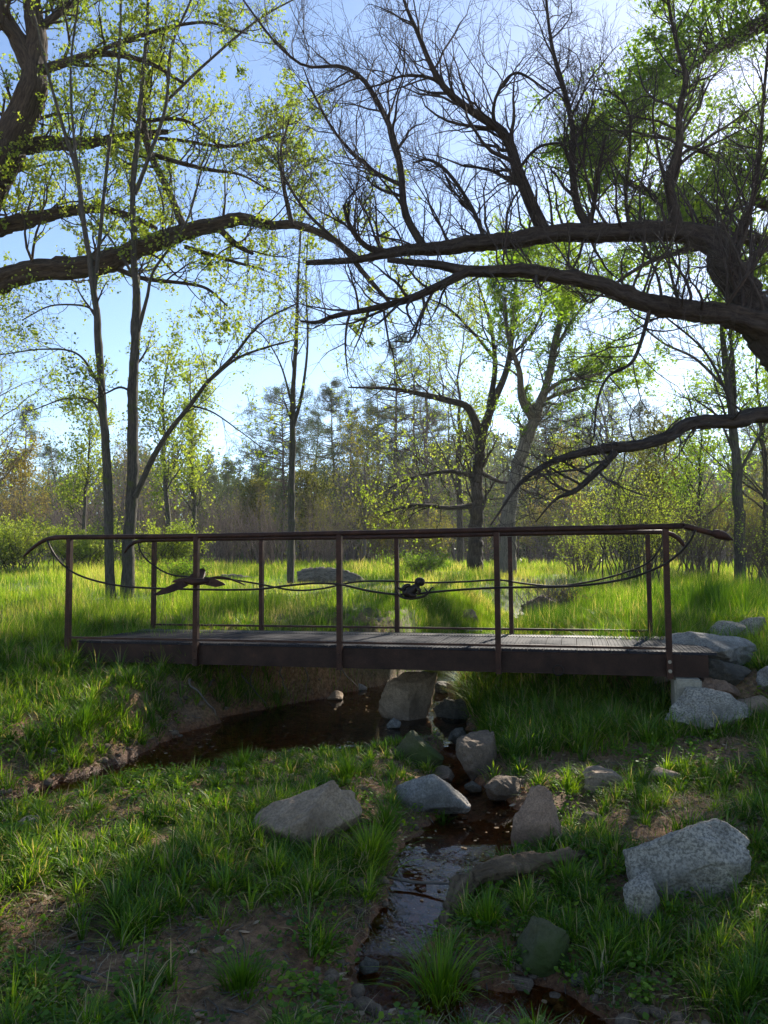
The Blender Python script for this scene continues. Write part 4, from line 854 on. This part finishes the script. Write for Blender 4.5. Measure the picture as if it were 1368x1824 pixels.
slender('slender_tree', 'slender grey tree, right one of the pair, with a long branch leaning right', [
    ([(224, 1085, 25), (229, 980, 21), (234, 850, 19), (236, 700, 17), (243, 560, 15), (240, 480, 12), (236, 350, 10), (245, 250, 9), (255, 130, 8), (262, 50, 6), (265, -50, 4)], (14.9, 14.9)),
    ([(241, 885, 11), (270, 820, 10), (300, 770, 9), (340, 720, 8), (370, 680, 7), (415, 635, 6), (465, 575, 4), (530, 540, 3)], (14.8, 13.6)),
    ([(375, 676, 6), (420, 640, 5), (470, 620, 4), (525, 605, 2)], (14.2, 14.8)),
    ([(241, 345, 8), (265, 280, 7), (295, 190, 6), (305, 85, 5), (340, 0, 4), (350, -50, 3)], (14.9, 15.3)),
    ([(297, 180, 6), (370, 110, 5), (460, 35, 4), (540, -10, 2)], (15.2, 15.6)),
    ([(246, 590, 8), (262, 530, 6), (275, 480, 5), (330, 400, 4), (360, 300, 3)], (14.9, 14.4)),
    ([(245, 560, 5), (240, 500, 6), (200, 430, 4), (150, 360, 3), (110, 250, 2)], (14.9, 15.5)),
    ([(238, 700, 5), (215, 690, 4), (190, 700, 3), (150, 720, 2)], (14.9, 14.2)),
    ([(340, 722, 4), (380, 735, 3), (430, 770, 2), (470, 800, 2)], (14.4, 14.0))], 202, M_barkg, M_leafY, (10, 6, 3), 1.2, (4, .06, .55))
slender('slender_tree', 'thin young tree standing alone in the meadow behind the second far post', [
    ([(516, 1050, 13), (518, 930, 12), (521, 800, 11), (521, 720, 9), (527, 620, 7), (530, 520, 5), (535, 420, 3), (540, 300, 2)], (19, 19)),
    ([(521, 765, 8), (538, 700, 6), (548, 610, 4), (545, 500, 3), (550, 400, 2)], (19, 19.5)),
    ([(520, 720, 5), (500, 650, 3), (470, 600, 2), (440, 580, 2)], (19, 18.5))], 203, M_barkg, M_leafY, (13, 5, 2), 1.5, (3, .07, .5))
slender('dark_tree', 'dark crooked half bare tree with an arching left limb behind the bridge', [
    ([(846, 1022, 27), (850, 900, 22), (853, 830, 19), (858, 770, 17)], (27, 27)),
    ([(858, 775, 18), (880, 715, 14), (905, 650, 11), (915, 560, 8), (920, 480, 5), (915, 420, 3)], (27, 27.5)),
    ([(856, 780, 18), (835, 728, 14), (800, 714, 12), (740, 700, 9), (690, 692, 6), (620, 690, 3)], (27, 25.5)),
    ([(872, 725, 12), (882, 650, 9), (872, 570, 6), (850, 500, 3)], (27, 28)),
    ([(882, 640, 7), (840, 590, 5), (800, 550, 4), (760, 530, 2)], (27.5, 27)),
    ([(905, 640, 7), (950, 590, 5), (980, 520, 3)], (27.3, 27)),
    ([(850, 850, 10), (800, 840, 7), (740, 850, 5), (690, 870, 3)], (27, 26)),
    ([(848, 900, 11), (800, 905, 8), (740, 900, 6), (680, 915, 3)], (27, 25.5)),
    ([(853, 840, 9), (900, 860, 6), (960, 850, 4), (1010, 820, 2)], (27, 26.5))], 204, M_barkd, M_leafY, (17, 6, 3), 2.2, (3, .10, .55), .2, ang=(35, 75))
slender('cottonwood_tree', 'tall grey cottonwood with a forked leaning trunk right of the dark crooked tree', [
    ([(905, 1020, 30), (908, 900, 24), (925, 830, 21), (945, 765, 20), (955, 735, 18), (975, 680, 14), (990, 610, 12), (1005, 540, 8), (1010, 460, 4)], (24, 24)),
    ([(950, 745, 18), (930, 710, 14), (925, 660, 10), (905, 600, 7), (900, 530, 4)], (24, 23)),
    ([(965, 705, 9), (1000, 680, 7), (1050, 670, 5), (1110, 650, 3)], (24, 23)),
    ([(945, 725, 8), (1000, 700, 6), (1040, 690, 4)], (24, 25)),
    ([(985, 630, 7), (1020, 570, 5), (1060, 520, 3)], (24, 24.6)),
    ([(1000, 560, 6), (960, 500, 4), (930, 460, 3)], (24, 24.6))], 205, M_barkl, M_leafG, (20, 7, 3), 1.9, (9, .085, 1.0), .25)
slender('slender_tree', 'upright grey tree standing in grass at the right edge beyond the handrail tip', [
    ([(1320, 1045, 20), (1316, 900, 17), (1306, 760, 14), (1292, 650, 11), (1286, 560, 8), (1275, 450, 5)], (20, 20)),
    ([(1308, 770, 10), (1306, 660, 8), (1302, 560, 6), (1320, 450, 4)], (20, 20.6)),
    ([(1300, 700, 6), (1240, 640, 5), (1180, 610, 4), (1120, 560, 2)], (20, 19.5)),
    ([(1312, 850, 6), (1350, 780, 5), (1390, 700, 4)], (20, 20.5))], 206, M_barkg, M_leafG, (14, 6, 2), 1.9, (6, .09, .6))

# --- leafy cottonwood at upper right
rng = np.random.default_rng(301)
r1 = [trace(r, d, 36) for r, d in (
    ([(1760, 1030, 90), (1720, 800, 80), (1640, 520, 74), (1560, 330, 66), (1480, 170, 54), (1420, 60, 44), (1380, -60, 32)], (19, 18)),
    ([(1640, 520, 50), (1520, 470, 40), (1420, 440, 32), (1340, 425, 26), (1240, 390, 20), (1160, 345, 14), (1090, 310, 8)], (19, 18)),
    ([(1480, 170, 40), (1420, 60, 34), (1368, 40, 30), (1320, 62, 24), (1265, 95, 14), (1210, 140, 7)], (18.4, 17)),
    ([(1560, 330, 34), (1450, 380, 26), (1354, 360, 18), (1344, 325, 14), (1300, 290, 10), (1245, 268, 7), (1170, 240, 5)], (18.6, 17.5)),
    ([(1420, 60, 30), (1300, -60, 22), (1150, -140, 14), (1000, -180, 8)], (18, 17)),
    ([(1640, 520, 40), (1700, 200, 34), (1720, -50, 24), (1700, -300, 14)], (19, 18)),
    ([(1340, 425, 14), (1250, 440, 10), (1150, 470, 7), (1050, 540, 4)], (18.4, 17.5)))]
P1, R1 = stack(r1); root = tree_root('cottonwood_tree', (P1[0, 0, 0], P1[0, 0, 1], 0.2), 'leafy green cottonwood filling the top right corner in front of the sun', group='trees around the creek')
to = [tubes_obj('trunk', [(P1[:1], R1[:1], 18)], M_bark, root, rng, .1)]
for q in range(1, len(P1)): to.append(tubes_obj('limb', [(P1[q:q + 1], R1[q:q + 1], 12)], M_bark, root, rng, .1))
CL = [(1215, 60, 17, 105, 95), (1150, 150, 17.2, 55, 60), (1290, 30, 17.3, 90, 60), (1190, 240, 17.6, 110, 100), (1085, 260, 17.6, 90, 90), (1010, 220, 17.8, 60, 60), (975, 240, 17.8, 40, 45), (1240, 330, 18, 120, 70), (1120, 350, 18, 95, 70),
      (1040, 350, 18, 60, 50), (1320, 330, 18, 60, 90), (1320, 440, 18.5, 70, 50), (1160, 450, 18.5, 110, 45), (1330, 210, 18, 50, 50), (1410, 20, 18, 60, 80), (1420, 250, 18.2, 70, 100),
      (1480, 420, 18.2, 110, 120), (1560, 100, 18.2, 130, 160), (1250, -90, 17.5, 150, 70), (1080, -150, 17.2, 150, 70), (1400, -180, 18, 180, 90), (1650, -150, 18.5, 170, 120), (1760, 150, 18.5, 160, 200), (900, -240, 17.2, 160, 70), (1330, 560, 19, 80, 70), (960, 440, 18, 70, 40), (880, 470, 18.3, 70, 45), (1040, 470, 18.5, 60, 40), (970, 520, 18.6, 60, 40), (1500, 600, 19, 120, 100)]
cc = []; 
for cx, cy, Dp, rx, ry in CL:
    rx *= 1.2; ry *= 1.2; m = int(rx * ry / 260); v = unit(rng.normal(size=(m, 3))) * (rng.random((m, 1)) ** .45)
    c0 = pt(cx, cy, Dp); cc.append(c0 + v * np.array([rx * Dp / F, (rx + ry) * .5 * Dp / F * 1.3, ry * Dp / F]))
cc = np.concatenate(cc); skel = P1.reshape(-1, 3); skr = R1.reshape(-1)
dd = np.linalg.norm(cc[:, None] - skel[None], axis=2) + (skel[None, :, 2] > cc[:, None, 2] + .3) * .8; j = dd.argmin(1)
M_ = 8; tt = np.linspace(0, 1, M_)[None, :, None]; st = skel[j][:, None]; en = cc[:, None]
Q = st + (en - st) * tt + rng.normal(0, .06, (len(cc), M_, 3)) * np.sin(tt * PI) + np.array([0, 0, .12]) * np.sin(tt * PI) * np.linalg.norm(en - st, axis=2, keepdims=True)
Rr = np.clip(skr[j] * .2, .006, .022)[:, None] * (1 - .85 * tt[..., 0])
a3, b3 = sprout(Q, Rr, 6, rng, 0, (30, 80), .1, .2, 5, .45, 1, .4, .003, Labs=.75)
to.append(tubes_obj('twigs', [(Q, Rr, 5), (a3, b3, 3)], M_bark, root))
C = leaves_on(a3, 26, 0, rng, .09, .15); C = C[rng.random(len(C)) < np.clip(.38 + 5.2 * fbm(C[:, 0] * .9 + C[:, 1] * .5, C[:, 2] * .9, 333, 3), .04, 1)]
to.append(leaf_obj('crown', C, .085, rng, M_leafG, root, .8)); to_local(root, *to)

# ------------------------------------------------------------------ background trees
def bg_tree(name, px, D_, top, label, seed, leafm, bark, spread=.35, dens=.8, leaf=.16, per=(22, 8, 3), lean=0, lpt=3, group='trees beyond the meadow', stems=1, bw=None, t0=.25, up=.3, base_y=None):
    rng = np.random.default_rng(seed); gx = pt(px, 1000, D_)[0]; g0 = gz(gx, D_) - .05; H = pt(px, top, D_)[2] - g0
    P = []; R = []
    for s in range(stems):
        n = 14; tt = np.linspace(0, 1, n); hh = H * (1 if s == 0 else rng.uniform(.7, .95)); sx = (rng.normal(0, .12) + lean) * H * (1 if stems > 1 else 0) + lean * H; sy = rng.normal(0, .08) * H * (stems > 1)
        path = np.stack([gx + s * .15 * rng.normal() + sx * tt ** 1.3 + np.cumsum(rng.normal(0, .012 * H, n)) * tt, D_ + sy * tt + np.cumsum(rng.normal(0, .01 * H, n)) * tt, g0 + hh * tt * .93], -1)
        P.append(path); R.append((bw or H * .014) * (1 - .9 * tt))
    P = np.stack(P); R = np.stack(R)
    root = tree_root(name, (gx, D_, g0), label, group=group)
    lpt = lpt + 2; dens = dens + .12
    a, b_ = sprout(P, R, per[0], rng, spread, (35, 70), up, .16, 8, t0, 1, .45, .008)
    a2, b2 = sprout(a, b_, per[1], rng, .42, (30, 60), .12, .18, 5, .2, 1, .6, .006)
    sets = [(a, b_, 4), (a2, b2, 3)]; tip = a2
    if per[2]: a3, b3 = sprout(a2, b2, per[2], rng, .5, (25, 60), .1, .15, 3, .2, 1, .6, .005); sets.append((a3, b3, 3)); tip = a3
    to = [tubes_obj('trunk', [(P, R, 8)], bark, root, rng, .1), tubes_obj('twigs', sets, bark, root)]
    if lpt:
        C = leaves_on(tip, lpt, 0, rng, leaf * 1.1); k = rng.random(len(C)) < np.clip(dens + 1.6 * fbm(C[:, 0] * .4 + seed, C[:, 2] * .4, seed), .02, 1)
        to.append(leaf_obj('crown', C[k], leaf, rng, leafm, root))
    to_local(root, *to); return root
BT = [(300, 30, 600, 'tall loose light green tree right of the slender pair', M_leafY, M_barkg, .28, .8, .13, 3), (150, 36, 700, 'pale green tree behind the slender pair', M_leafY, M_barkg, .3, .6, .14, 3),
      (345, 33, 640, 'light green tree with an airy top left of the open sky gap', M_leafY, M_barkg, .22, .8, .13, 3), (-40, 30, 560, 'fine twigged almost bare tree at the left edge of the meadow', M_leafY, M_twigp, .42, .25, .12, 1),
      (30, 42, 800, 'low tree with orange buds at the far left', M_leafR, M_twigp, .42, .8, .14, 3), (440, 46, 870, 'small olive green tree under the open sky gap', M_leafO, M_barkd, .42, .7, .16, 3),
      (650, 38, 760, 'rounded pale green tree behind the middle of the handrail', M_leafO, M_twigp, .42, .5, .14, 2), (760, 44, 600, 'tall fine twigged tree with sparse leaves left of the dark crooked tree', M_leafY, M_twigp, .30, .3, .14, 2),
      (820, 40, 540, 'airy olive tree rising behind the dark crooked tree', M_leafY, M_barkd, .32, .6, .15, 3), (1010, 48, 800, 'tree with orange tinted buds above the right handrail', M_leafR, M_twigp, .4, .7, .15, 2),
      (1090, 40, 640, 'pale airy tree behind the lowest dark limb', M_leafY, M_twigp, .34, .35, .13, 2), (1180, 34, 780, 'olive tree behind the yellow green willow shrub', M_leafO, M_barkd, .45, .6, .14, 3),
      (1250, 30, 700, 'green tree near the right edge left of the upright grey tree', M_leafG, M_barkd, .38, .6, .12, 3), (1365, 28, 560, 'dark green tree at the right edge of the frame', M_leafG, M_barkd, .42, .9, .12, 4),
      (1400, 38, 780, 'olive tree low at the far right edge', M_leafO, M_twigp, .5, .7, .14, 3), (560, 44, 850, 'olive tree behind the thin young tree', M_leafO, M_barkd, .45, .6, .15, 3), (220, 46, 790, 'bare purple grey tree between the slender pair and the light green tree', M_leafO, M_twigp, .42, .15, .13, 1)]
for q, (px, D_, top, lab, lm, bk_, spd, dn, ls, lp) in enumerate(BT):
    bg_tree('broadleaf_tree', px, D_, top, lab, 400 + q, lm, bk_, spd, dn, ls, lpt=lp, per=(30, 9, 3))
# pines
def pine(px, D_, top, label, seed, w=.22, bare=.25):
    rng = np.random.default_rng(seed); gx = pt(px, 1000, D_)[0]; g0 = gz(gx, D_) - .05; H = pt(px, top, D_)[2] - g0
    n = 12; tt = np.linspace(0, 1, n); P = np.stack([gx + np.cumsum(rng.normal(0, .004 * H, n)), D_ + 0 * tt, g0 + H * tt], -1)[None]; R = (H * .013 * (1 - .92 * tt))[None]
    nb = 84; tb = bare + (1 - bare) * np.sort(rng.random(nb)); az = rng.random(nb) * 2 * PI
    prof = w * H * np.clip(np.sin(np.clip((1.03 - tb) / (1.03 - bare), 0, 1) ** .75 * PI * .62), .05, 1) * rng.uniform(.3, 1.3, nb)
    st = np.stack([np.interp(tb, tt, P[0, :, c_]) for c_ in range(3)], -1); dr = np.stack([np.cos(az), np.sin(az), rng.uniform(-.1, .3, nb)], -1)
    s5 = np.linspace(0, 1, 5)[None, :, None]; Q = st[:, None] + dr[:, None] * prof[:, None, None] * s5 + np.array([0, 0, 1.]) * (s5 ** 2) * .12 * prof[:, None, None]
    Rb = (H * .003) * (1 - .8 * s5[..., 0]) * np.ones((nb, 1))
    a2, b2 = sprout(Q, Rb, 7, rng, .4, (30, 60), .15, .1, 3, .35, 1, .6, .008)
    ce = np.concatenate([a2[:, -1], Q[:, -1]]); ce = ce[rng.random(len(ce)) < .85]; per = 22
    c_ = np.repeat(ce, per, 0); dv = unit(rng.normal(size=(len(c_), 3)) + np.array([0, 0, .35])); Ln = rng.uniform(.22, .42, len(c_))[:, None] * (H / 16) ** .5
    sd_ = unit(np.cross(dv, rng.normal(size=dv.shape))) * .013; c_ = c_ + rng.normal(0, .09, c_.shape)
    V = np.stack([c_ - sd_ * .6, c_ + dv * Ln * .5 - sd_, c_ + dv * Ln, c_ + dv * Ln * .5 + sd_], 1).reshape(-1, 3)
    root = tree_root('pine_tree', (gx, D_, g0), label, group='pines beyond the meadow')
    to = [tubes_obj('trunk', [(P, R, 8)], M_barkp, root), tubes_obj('branches', [(Q, Rb, 4), (a2, b2, 3)], M_barkp, root),
          mesh_obj('crown', V, np.arange(len(V)).reshape(-1, 4), M_pine, root, False, {'rnd': np.repeat(np.clip(rng.random(len(ce)).repeat(per) * .7 + .3 * rng.random(len(c_)), 0, 1), 4)})]
    to_local(root, *to)
PN = [(503, 62, 690, 'tall rounded pine left of the thin young tree', .24, .4), (470, 70, 800, 'shorter pine left beside the tall rounded pine', .25, .2), (600, 66, 680, 'tall straight pine with an open crown right of the thin young tree', .17, .25),
      (565, 72, 735, 'dense pine between the rounded pine and the straight pine', .24, .2), (705, 60, 600, 'tall sparse pine near the middle of the view', .17, .35), (655, 78, 770, 'pine between the straight pine and the sparse middle pine', .25, .2),
      (40, 64, 725, 'slim pine at the far left edge', .15, .15), (400, 80, 820, 'slim pointed pine top in the open sky gap', .17, .15), (375, 74, 850, 'dark rounded pine just left of the slim pointed one', .28, .15), (435, 76, 855, 'dark rounded pine just right of the slim pointed one', .28, .15),
      (1005, 72, 690, 'pine right of the forked cottonwood', .2, .3), (1095, 66, 690, 'tall pine in the glare above the lowest dark limb', .19, .3), (1050, 82, 760, 'dim pine between the two pines in the glare', .24, .2), (770, 70, 740, 'dark pine left behind the dark crooked tree', .26, .2),
      (940, 88, 800, 'low dark pine behind the forked cottonwood', .28, .2), (1160, 74, 790, 'dark pine behind the willow shrub', .28, .2), (1270, 70, 800, 'dark pine near the right edge behind the green tree', .28, .2), (120, 84, 850, 'low pine behind the slender pair', .28, .2), (240, 78, 830, 'dark pine hidden behind the light green tree', .28, .2), (830, 84, 800, 'broad pine behind the trunk of the dark crooked tree', .3, .2),
      (535, 66, 770, 'bushy pine just right behind the thin young tree', .26, .12), (625, 60, 720, 'dense tapering pine right of the straight open pine', .22, .1), (680, 64, 690, 'dark dense pine left of the sparse middle pine', .22, .12), (740, 62, 660, 'tall dark pine right of the sparse middle pine', .22, .12),
      (800, 66, 700, 'dense dark pine left of the dark crooked tree crown', .24, .12), (975, 62, 720, 'dense pine between the forked cottonwood and the glare', .24, .12), (1030, 64, 740, 'bushy pine in the glare right of the forked cottonwood', .25, .12), (1140, 62, 720, 'broad dark pine above the willow shrub', .26, .12),
      (1210, 64, 740, 'dense dark pine right of the willow shrub', .26, .12), (1340, 60, 740, 'tall dark pine behind the upright grey tree', .26, .12), (450, 64, 790, 'bushy dark pine left of the tall rounded pine', .28, .1), (80, 70, 800, 'pine left behind the slender pair', .24, .12)]
for q, (px, D_, top, lab, w, br) in enumerate(PN): pine(px, D_, top, lab, 500 + q, w, br)

# shrubs
def shrub(px, D_, top, wpx, label, seed, leafm, bark, ns=26, per=(7, 4), lpt=3, leaf=.08, group='shrubs at the meadow edge', up=.5, dens=.8, rb=.014):
    rng = np.random.default_rng(seed); gx = pt(px, 1000, D_)[0]; H0 = pt(px, top, D_)[2]; Wd = wpx * D_ / F / 2
    n = 9; tt = np.linspace(0, 1, n); bx = rng.normal(0, .22, ns) * Wd; by = rng.normal(0, .25, ns) * Wd
    g0 = gz(gx, D_); H = (H0 - g0) * rng.uniform(.55, 1.0, ns); ox = rng.normal(0, .5, ns) * Wd; oy = rng.normal(0, .4, ns) * Wd
    P = np.stack([gx + bx[:, None] + ox[:, None] * tt ** 1.4 + rng.normal(0, .02, (ns, n)), D_ + by[:, None] + oy[:, None] * tt ** 1.4 + rng.normal(0, .02, (ns, n)), g0 - .05 + H[:, None] * tt], -1)
    R = rb * (1 - .85 * tt)[None] * rng.uniform(.7, 1.3, (ns, 1))
    root = tree_root('shrub', (gx, D_, g0), label, 'shrub', group)
    a, b_ = sprout(P, R, per[0], rng, .35, (25, 50), up, .15, 6, .2, 1, .5, .004)
    a2, b2 = sprout(a, b_, per[1], rng, .45, (25, 50), .2, .15, 4, .2, 1, .6, .0035)
    to = [tubes_obj('stems', [(P, R, 5), (a, b_, 3), (a2, b2, 3)], bark, root)]
    if lpt:
        C = leaves_on(np.concatenate([a2]), lpt, 0, rng, .05 + leaf * .5); k = rng.random(len(C)) < np.clip(dens + 1.2 * fbm(C[:, 0], C[:, 2], seed), .02, 1)
        to.append(leaf_obj('foliage', C[k], leaf, rng, leafm, root, .5))
    to_local(root, *to)
SH = [(1130, 19, 835, 190, 'yellow green willow shrub behind the right end of the bridge', M_leafY, M_barkg, 46, (9, 4), 4, .06), (1245, 22, 880, 150, 'bare brown shrub right of the willow shrub', M_leafY, M_twig, 34, (8, 4), 1, .05),
      (1370, 17, 900, 150, 'bare shrub at the right edge above the rocks', M_leafY, M_twig, 34, (8, 4), 1, .05), (1040, 25, 930, 110, 'small light green shrub left of the willow shrub', M_leafY, M_twig, 30, (7, 4), 3, .07),
      (30, 27, 930, 190, 'leafy green shrub mass at far left of the meadow', M_leafY, M_barkg, 40, (8, 5), 6, .08), (150, 28, 945, 190, 'leafy green shrub behind the left handrail', M_leafY, M_barkg, 40, (8, 5), 6, .08),
      (300, 29, 940, 160, 'leafy green shrub between the first far posts', M_leafY, M_barkg, 40, (8, 5), 5, .08), (395, 36, 880, 130, 'grey purple bare shrub left of the thin young tree', M_leafO, M_twigp, 46, (8, 5), 0, .08),
      (470, 38, 890, 140, 'bare grey brown shrub behind the second far post', M_leafO, M_twigp, 46, (8, 5), 0, .08), (580, 40, 885, 160, 'bare thicket shrub right of the thin young tree', M_leafO, M_twigp, 46, (8, 5), 1, .08),
      (120, 38, 850, 170, 'tall bare purple shrub left behind the slender pair', M_leafO, M_twigp, 46, (8, 5), 0, .08), (300, 40, 840, 170, 'tall bare purple shrub right behind the slender pair', M_leafO, M_twigp, 46, (8, 5), 1, .08),
      (680, 44, 900, 160, 'olive shrub behind the centre posts', M_leafO, M_twigp, 40, (8, 5), 4, .10), (770, 42, 920, 120, 'low olive shrub left of the dark crooked tree', M_leafO, M_twigp, 40, (8, 5), 4, .10),
      (990, 46, 900, 150, 'olive shrub right of the forked cottonwood', M_leafO, M_twigp, 40, (8, 5), 4, .10), (1200, 36, 900, 160, 'dense olive shrub behind the willow shrub', M_leafO, M_twigp, 40, (8, 5), 5, .09),
      (1330, 32, 880, 170, 'dense brown green shrub behind the upright grey tree', M_leafO, M_twigp, 40, (8, 5), 4, .09), (20, 40, 860, 150, 'bare shrub with orange buds at the far left', M_leafR, M_twigp, 44, (8, 5), 2, .09)]
for q, (px, D_, top, wp, lab, lm, bk_, ns, per, lp, lf) in enumerate(SH): shrub(px, D_, top, wp, lab, 600 + q, lm, bk_, ns, per, lp, lf, rb=.012 + .0004 * D_)
rng = np.random.default_rng(650); n = 60; CX = rng.uniform(4.3, 8.5, n); CY = rng.uniform(9.3, 14, n); x, y, L, lean, az, _ = clump_grass(CX, CY, rng.uniform(.12, .3, n), np.full(n, 130), rng.uniform(.45, .8, n), rng)
tagd(grass_obj('tall_grass', np.stack([x, y, ground_z(x, y) - .02], -1), L, lean * .6, az, rng.uniform(.006, .010, len(x)), rng, M_grass, 3, np.clip(rng.random(len(x)) * .7, 0, .9)), 'tall dark green grass behind the rocks at right', 'grass', kind='stuff')

rng = np.random.default_rng(880); N = 270
px = rng.uniform(-150, 1520, N); D_ = rng.uniform(48, 76, N); gx = (px - 684) / F * D_; g0 = ground_z(gx, D_); top = 850 + 45 * np.sin(px * .013 + 2) + rng.normal(0, 26, N) + np.where((px > 340) & (px < 480), 25, 0); H = (1000 - top) / F * D_ + .8 - g0
tt = np.linspace(0, 1, 7)[None]; P = np.stack([gx[:, None] + rng.normal(0, .12, (N, 1)) * H[:, None] * tt + rng.normal(0, .08, (N, 7)) * tt, D_[:, None] + rng.normal(0, .1, (N, 7)), g0[:, None] + H[:, None] * tt * .92], -1); R = (.016 * H)[:, None] * (1 - .88 * tt)
a, b_ = sprout(P, R, 16, rng, .42, (30, 70), .3, .18, 6, .05, 1, .45, .012); a2, b2 = sprout(a, b_, 6, rng, .5, (30, 60), .15, .18, 4, .15, 1, .6, .009)
tagd(tubes_obj('woodland_edge_branches', [(P, R, 5), (a, b_, 3), (a2, b2, 3)], M_twigp, None), 'tangled bare stems along the far edge of the meadow', 'woodland', kind='stuff')
kind_ = rng.random(N).repeat(16 * 6); ok = kind_ > .30; P2 = a2[ok]; kn = kind_[ok]; C = leaves_on(P2, 3, 0, rng, .16, .1); kn = kn.repeat(3)
V, Fq = leaf_quads(C, rng.uniform(.12, .24, len(C)), rng, .65)
tagd(mesh_obj('woodland_edge_leaves', V, Fq, M_edge, None, False, {'rnd': np.repeat(np.clip((kn - .3) / .7 + .12 * (rng.random(len(C)) - .5), 0, 1), 4)}), 'mixed spring leaves along the far edge of the meadow', 'woodland', kind='stuff')
shrub(965, 15.5, 1035, 90, 'low dead brown brush on the upstream creek bank', 651, M_leafO, M_twig, 30, (7, 4), 0, .05, 'low brush in the meadow', .3)
shrub(1020, 13.0, 1045, 80, 'low brown brush behind the last but one far post', 652, M_leafO, M_twig, 26, (7, 4), 1, .04, 'low brush in the meadow', .3)
shrub(330, 20, 1000, 120, 'low leafy weeds clump behind the second near post', 653, M_leafG, M_twig, 30, (7, 4), 4, .06, 'low brush in the meadow', .5)
shrub(750, 24, 985, 130, 'low green weeds clump left of the dark crooked tree', 654, M_leafG, M_twig, 34, (7, 4), 4, .06, 'low brush in the meadow', .5)
# far woodland as one mass behind everything
rng = np.random.default_rng(900); N = 420
px = rng.uniform(-120, 1500, N); D_ = rng.uniform(92, 135, N); cen = pt; Cn = []; TP = []; TR = []
for q in range(N):
    top = 842 - 26 * (px[q] > 560) + 40 * math.sin(px[q] * .011 + 1) + rng.normal(0, 16) + (30 if 340 < px[q] < 470 else 0); x0 = pt(px[q], 1000, D_[q])[0]; H = pt(px[q], top, D_[q])[2] - .7
    m = 60; hh = rng.random(m) ** 1.5; rr_ = 3.0 * np.clip(1.08 - hh, .12, .8) * rng.random(m) ** .5; az = rng.random(m) * 2 * PI
    Cn.append(np.stack([x0 + rr_ * np.cos(az), D_[q] + rr_ * np.sin(az), .7 + H * (.05 + .95 * hh)], -1)); TP.append(np.array([[x0, D_[q], .5], [x0, D_[q], .7 + H * .5], [x0, D_[q], .7 + H]])); TR.append([.16, .1, .02])
Cn = np.concatenate(Cn); c_ = np.repeat(Cn, 9, 0) + rng.normal(0, .35, (len(Cn) * 9, 3))
V, Fq = leaf_quads(c_, rng.uniform(.35, .8, len(c_)), rng, .45); b = Bag(); b.add(V, Fq, rnd=np.repeat(np.clip(.3 + .7 * rng.random(len(Cn)).repeat(9), 0, 1), 4))
tagd(b.obj('distant_woodland', M_pine, None, False), 'far dark woodland closing the view behind the meadow', 'woodland', kind='stuff')
V, Fq, bk = tube_batch(np.array(TP), np.array(TR), 5)
tagd(mesh_obj('distant_trunks', V, Fq, M_barkp, None, True, {'bk': bk}), 'trunks of the far woodland', 'woodland', kind='stuff')

# ------------------------------------------------------------------ haze
if True:
    t = NT('haze'); v = t.node('VolumePrincipled', _Density=0.0004, _Anisotropy=0.55); v.inputs['Color'].default_value = (0.92, 0.95, 1, 1)
    t.link(v.outputs[0], t.out.inputs['Volume'])
    x0, x1, y0, y1, z0, z1 = -110, 110, -12, 150, -4, 26
    hz = Bag().box(x0, x1, y0, y1, z0, z1).obj('haze', t.m); tagd(hz, 'thin sunlit air between the trees', 'haze', kind='stuff')
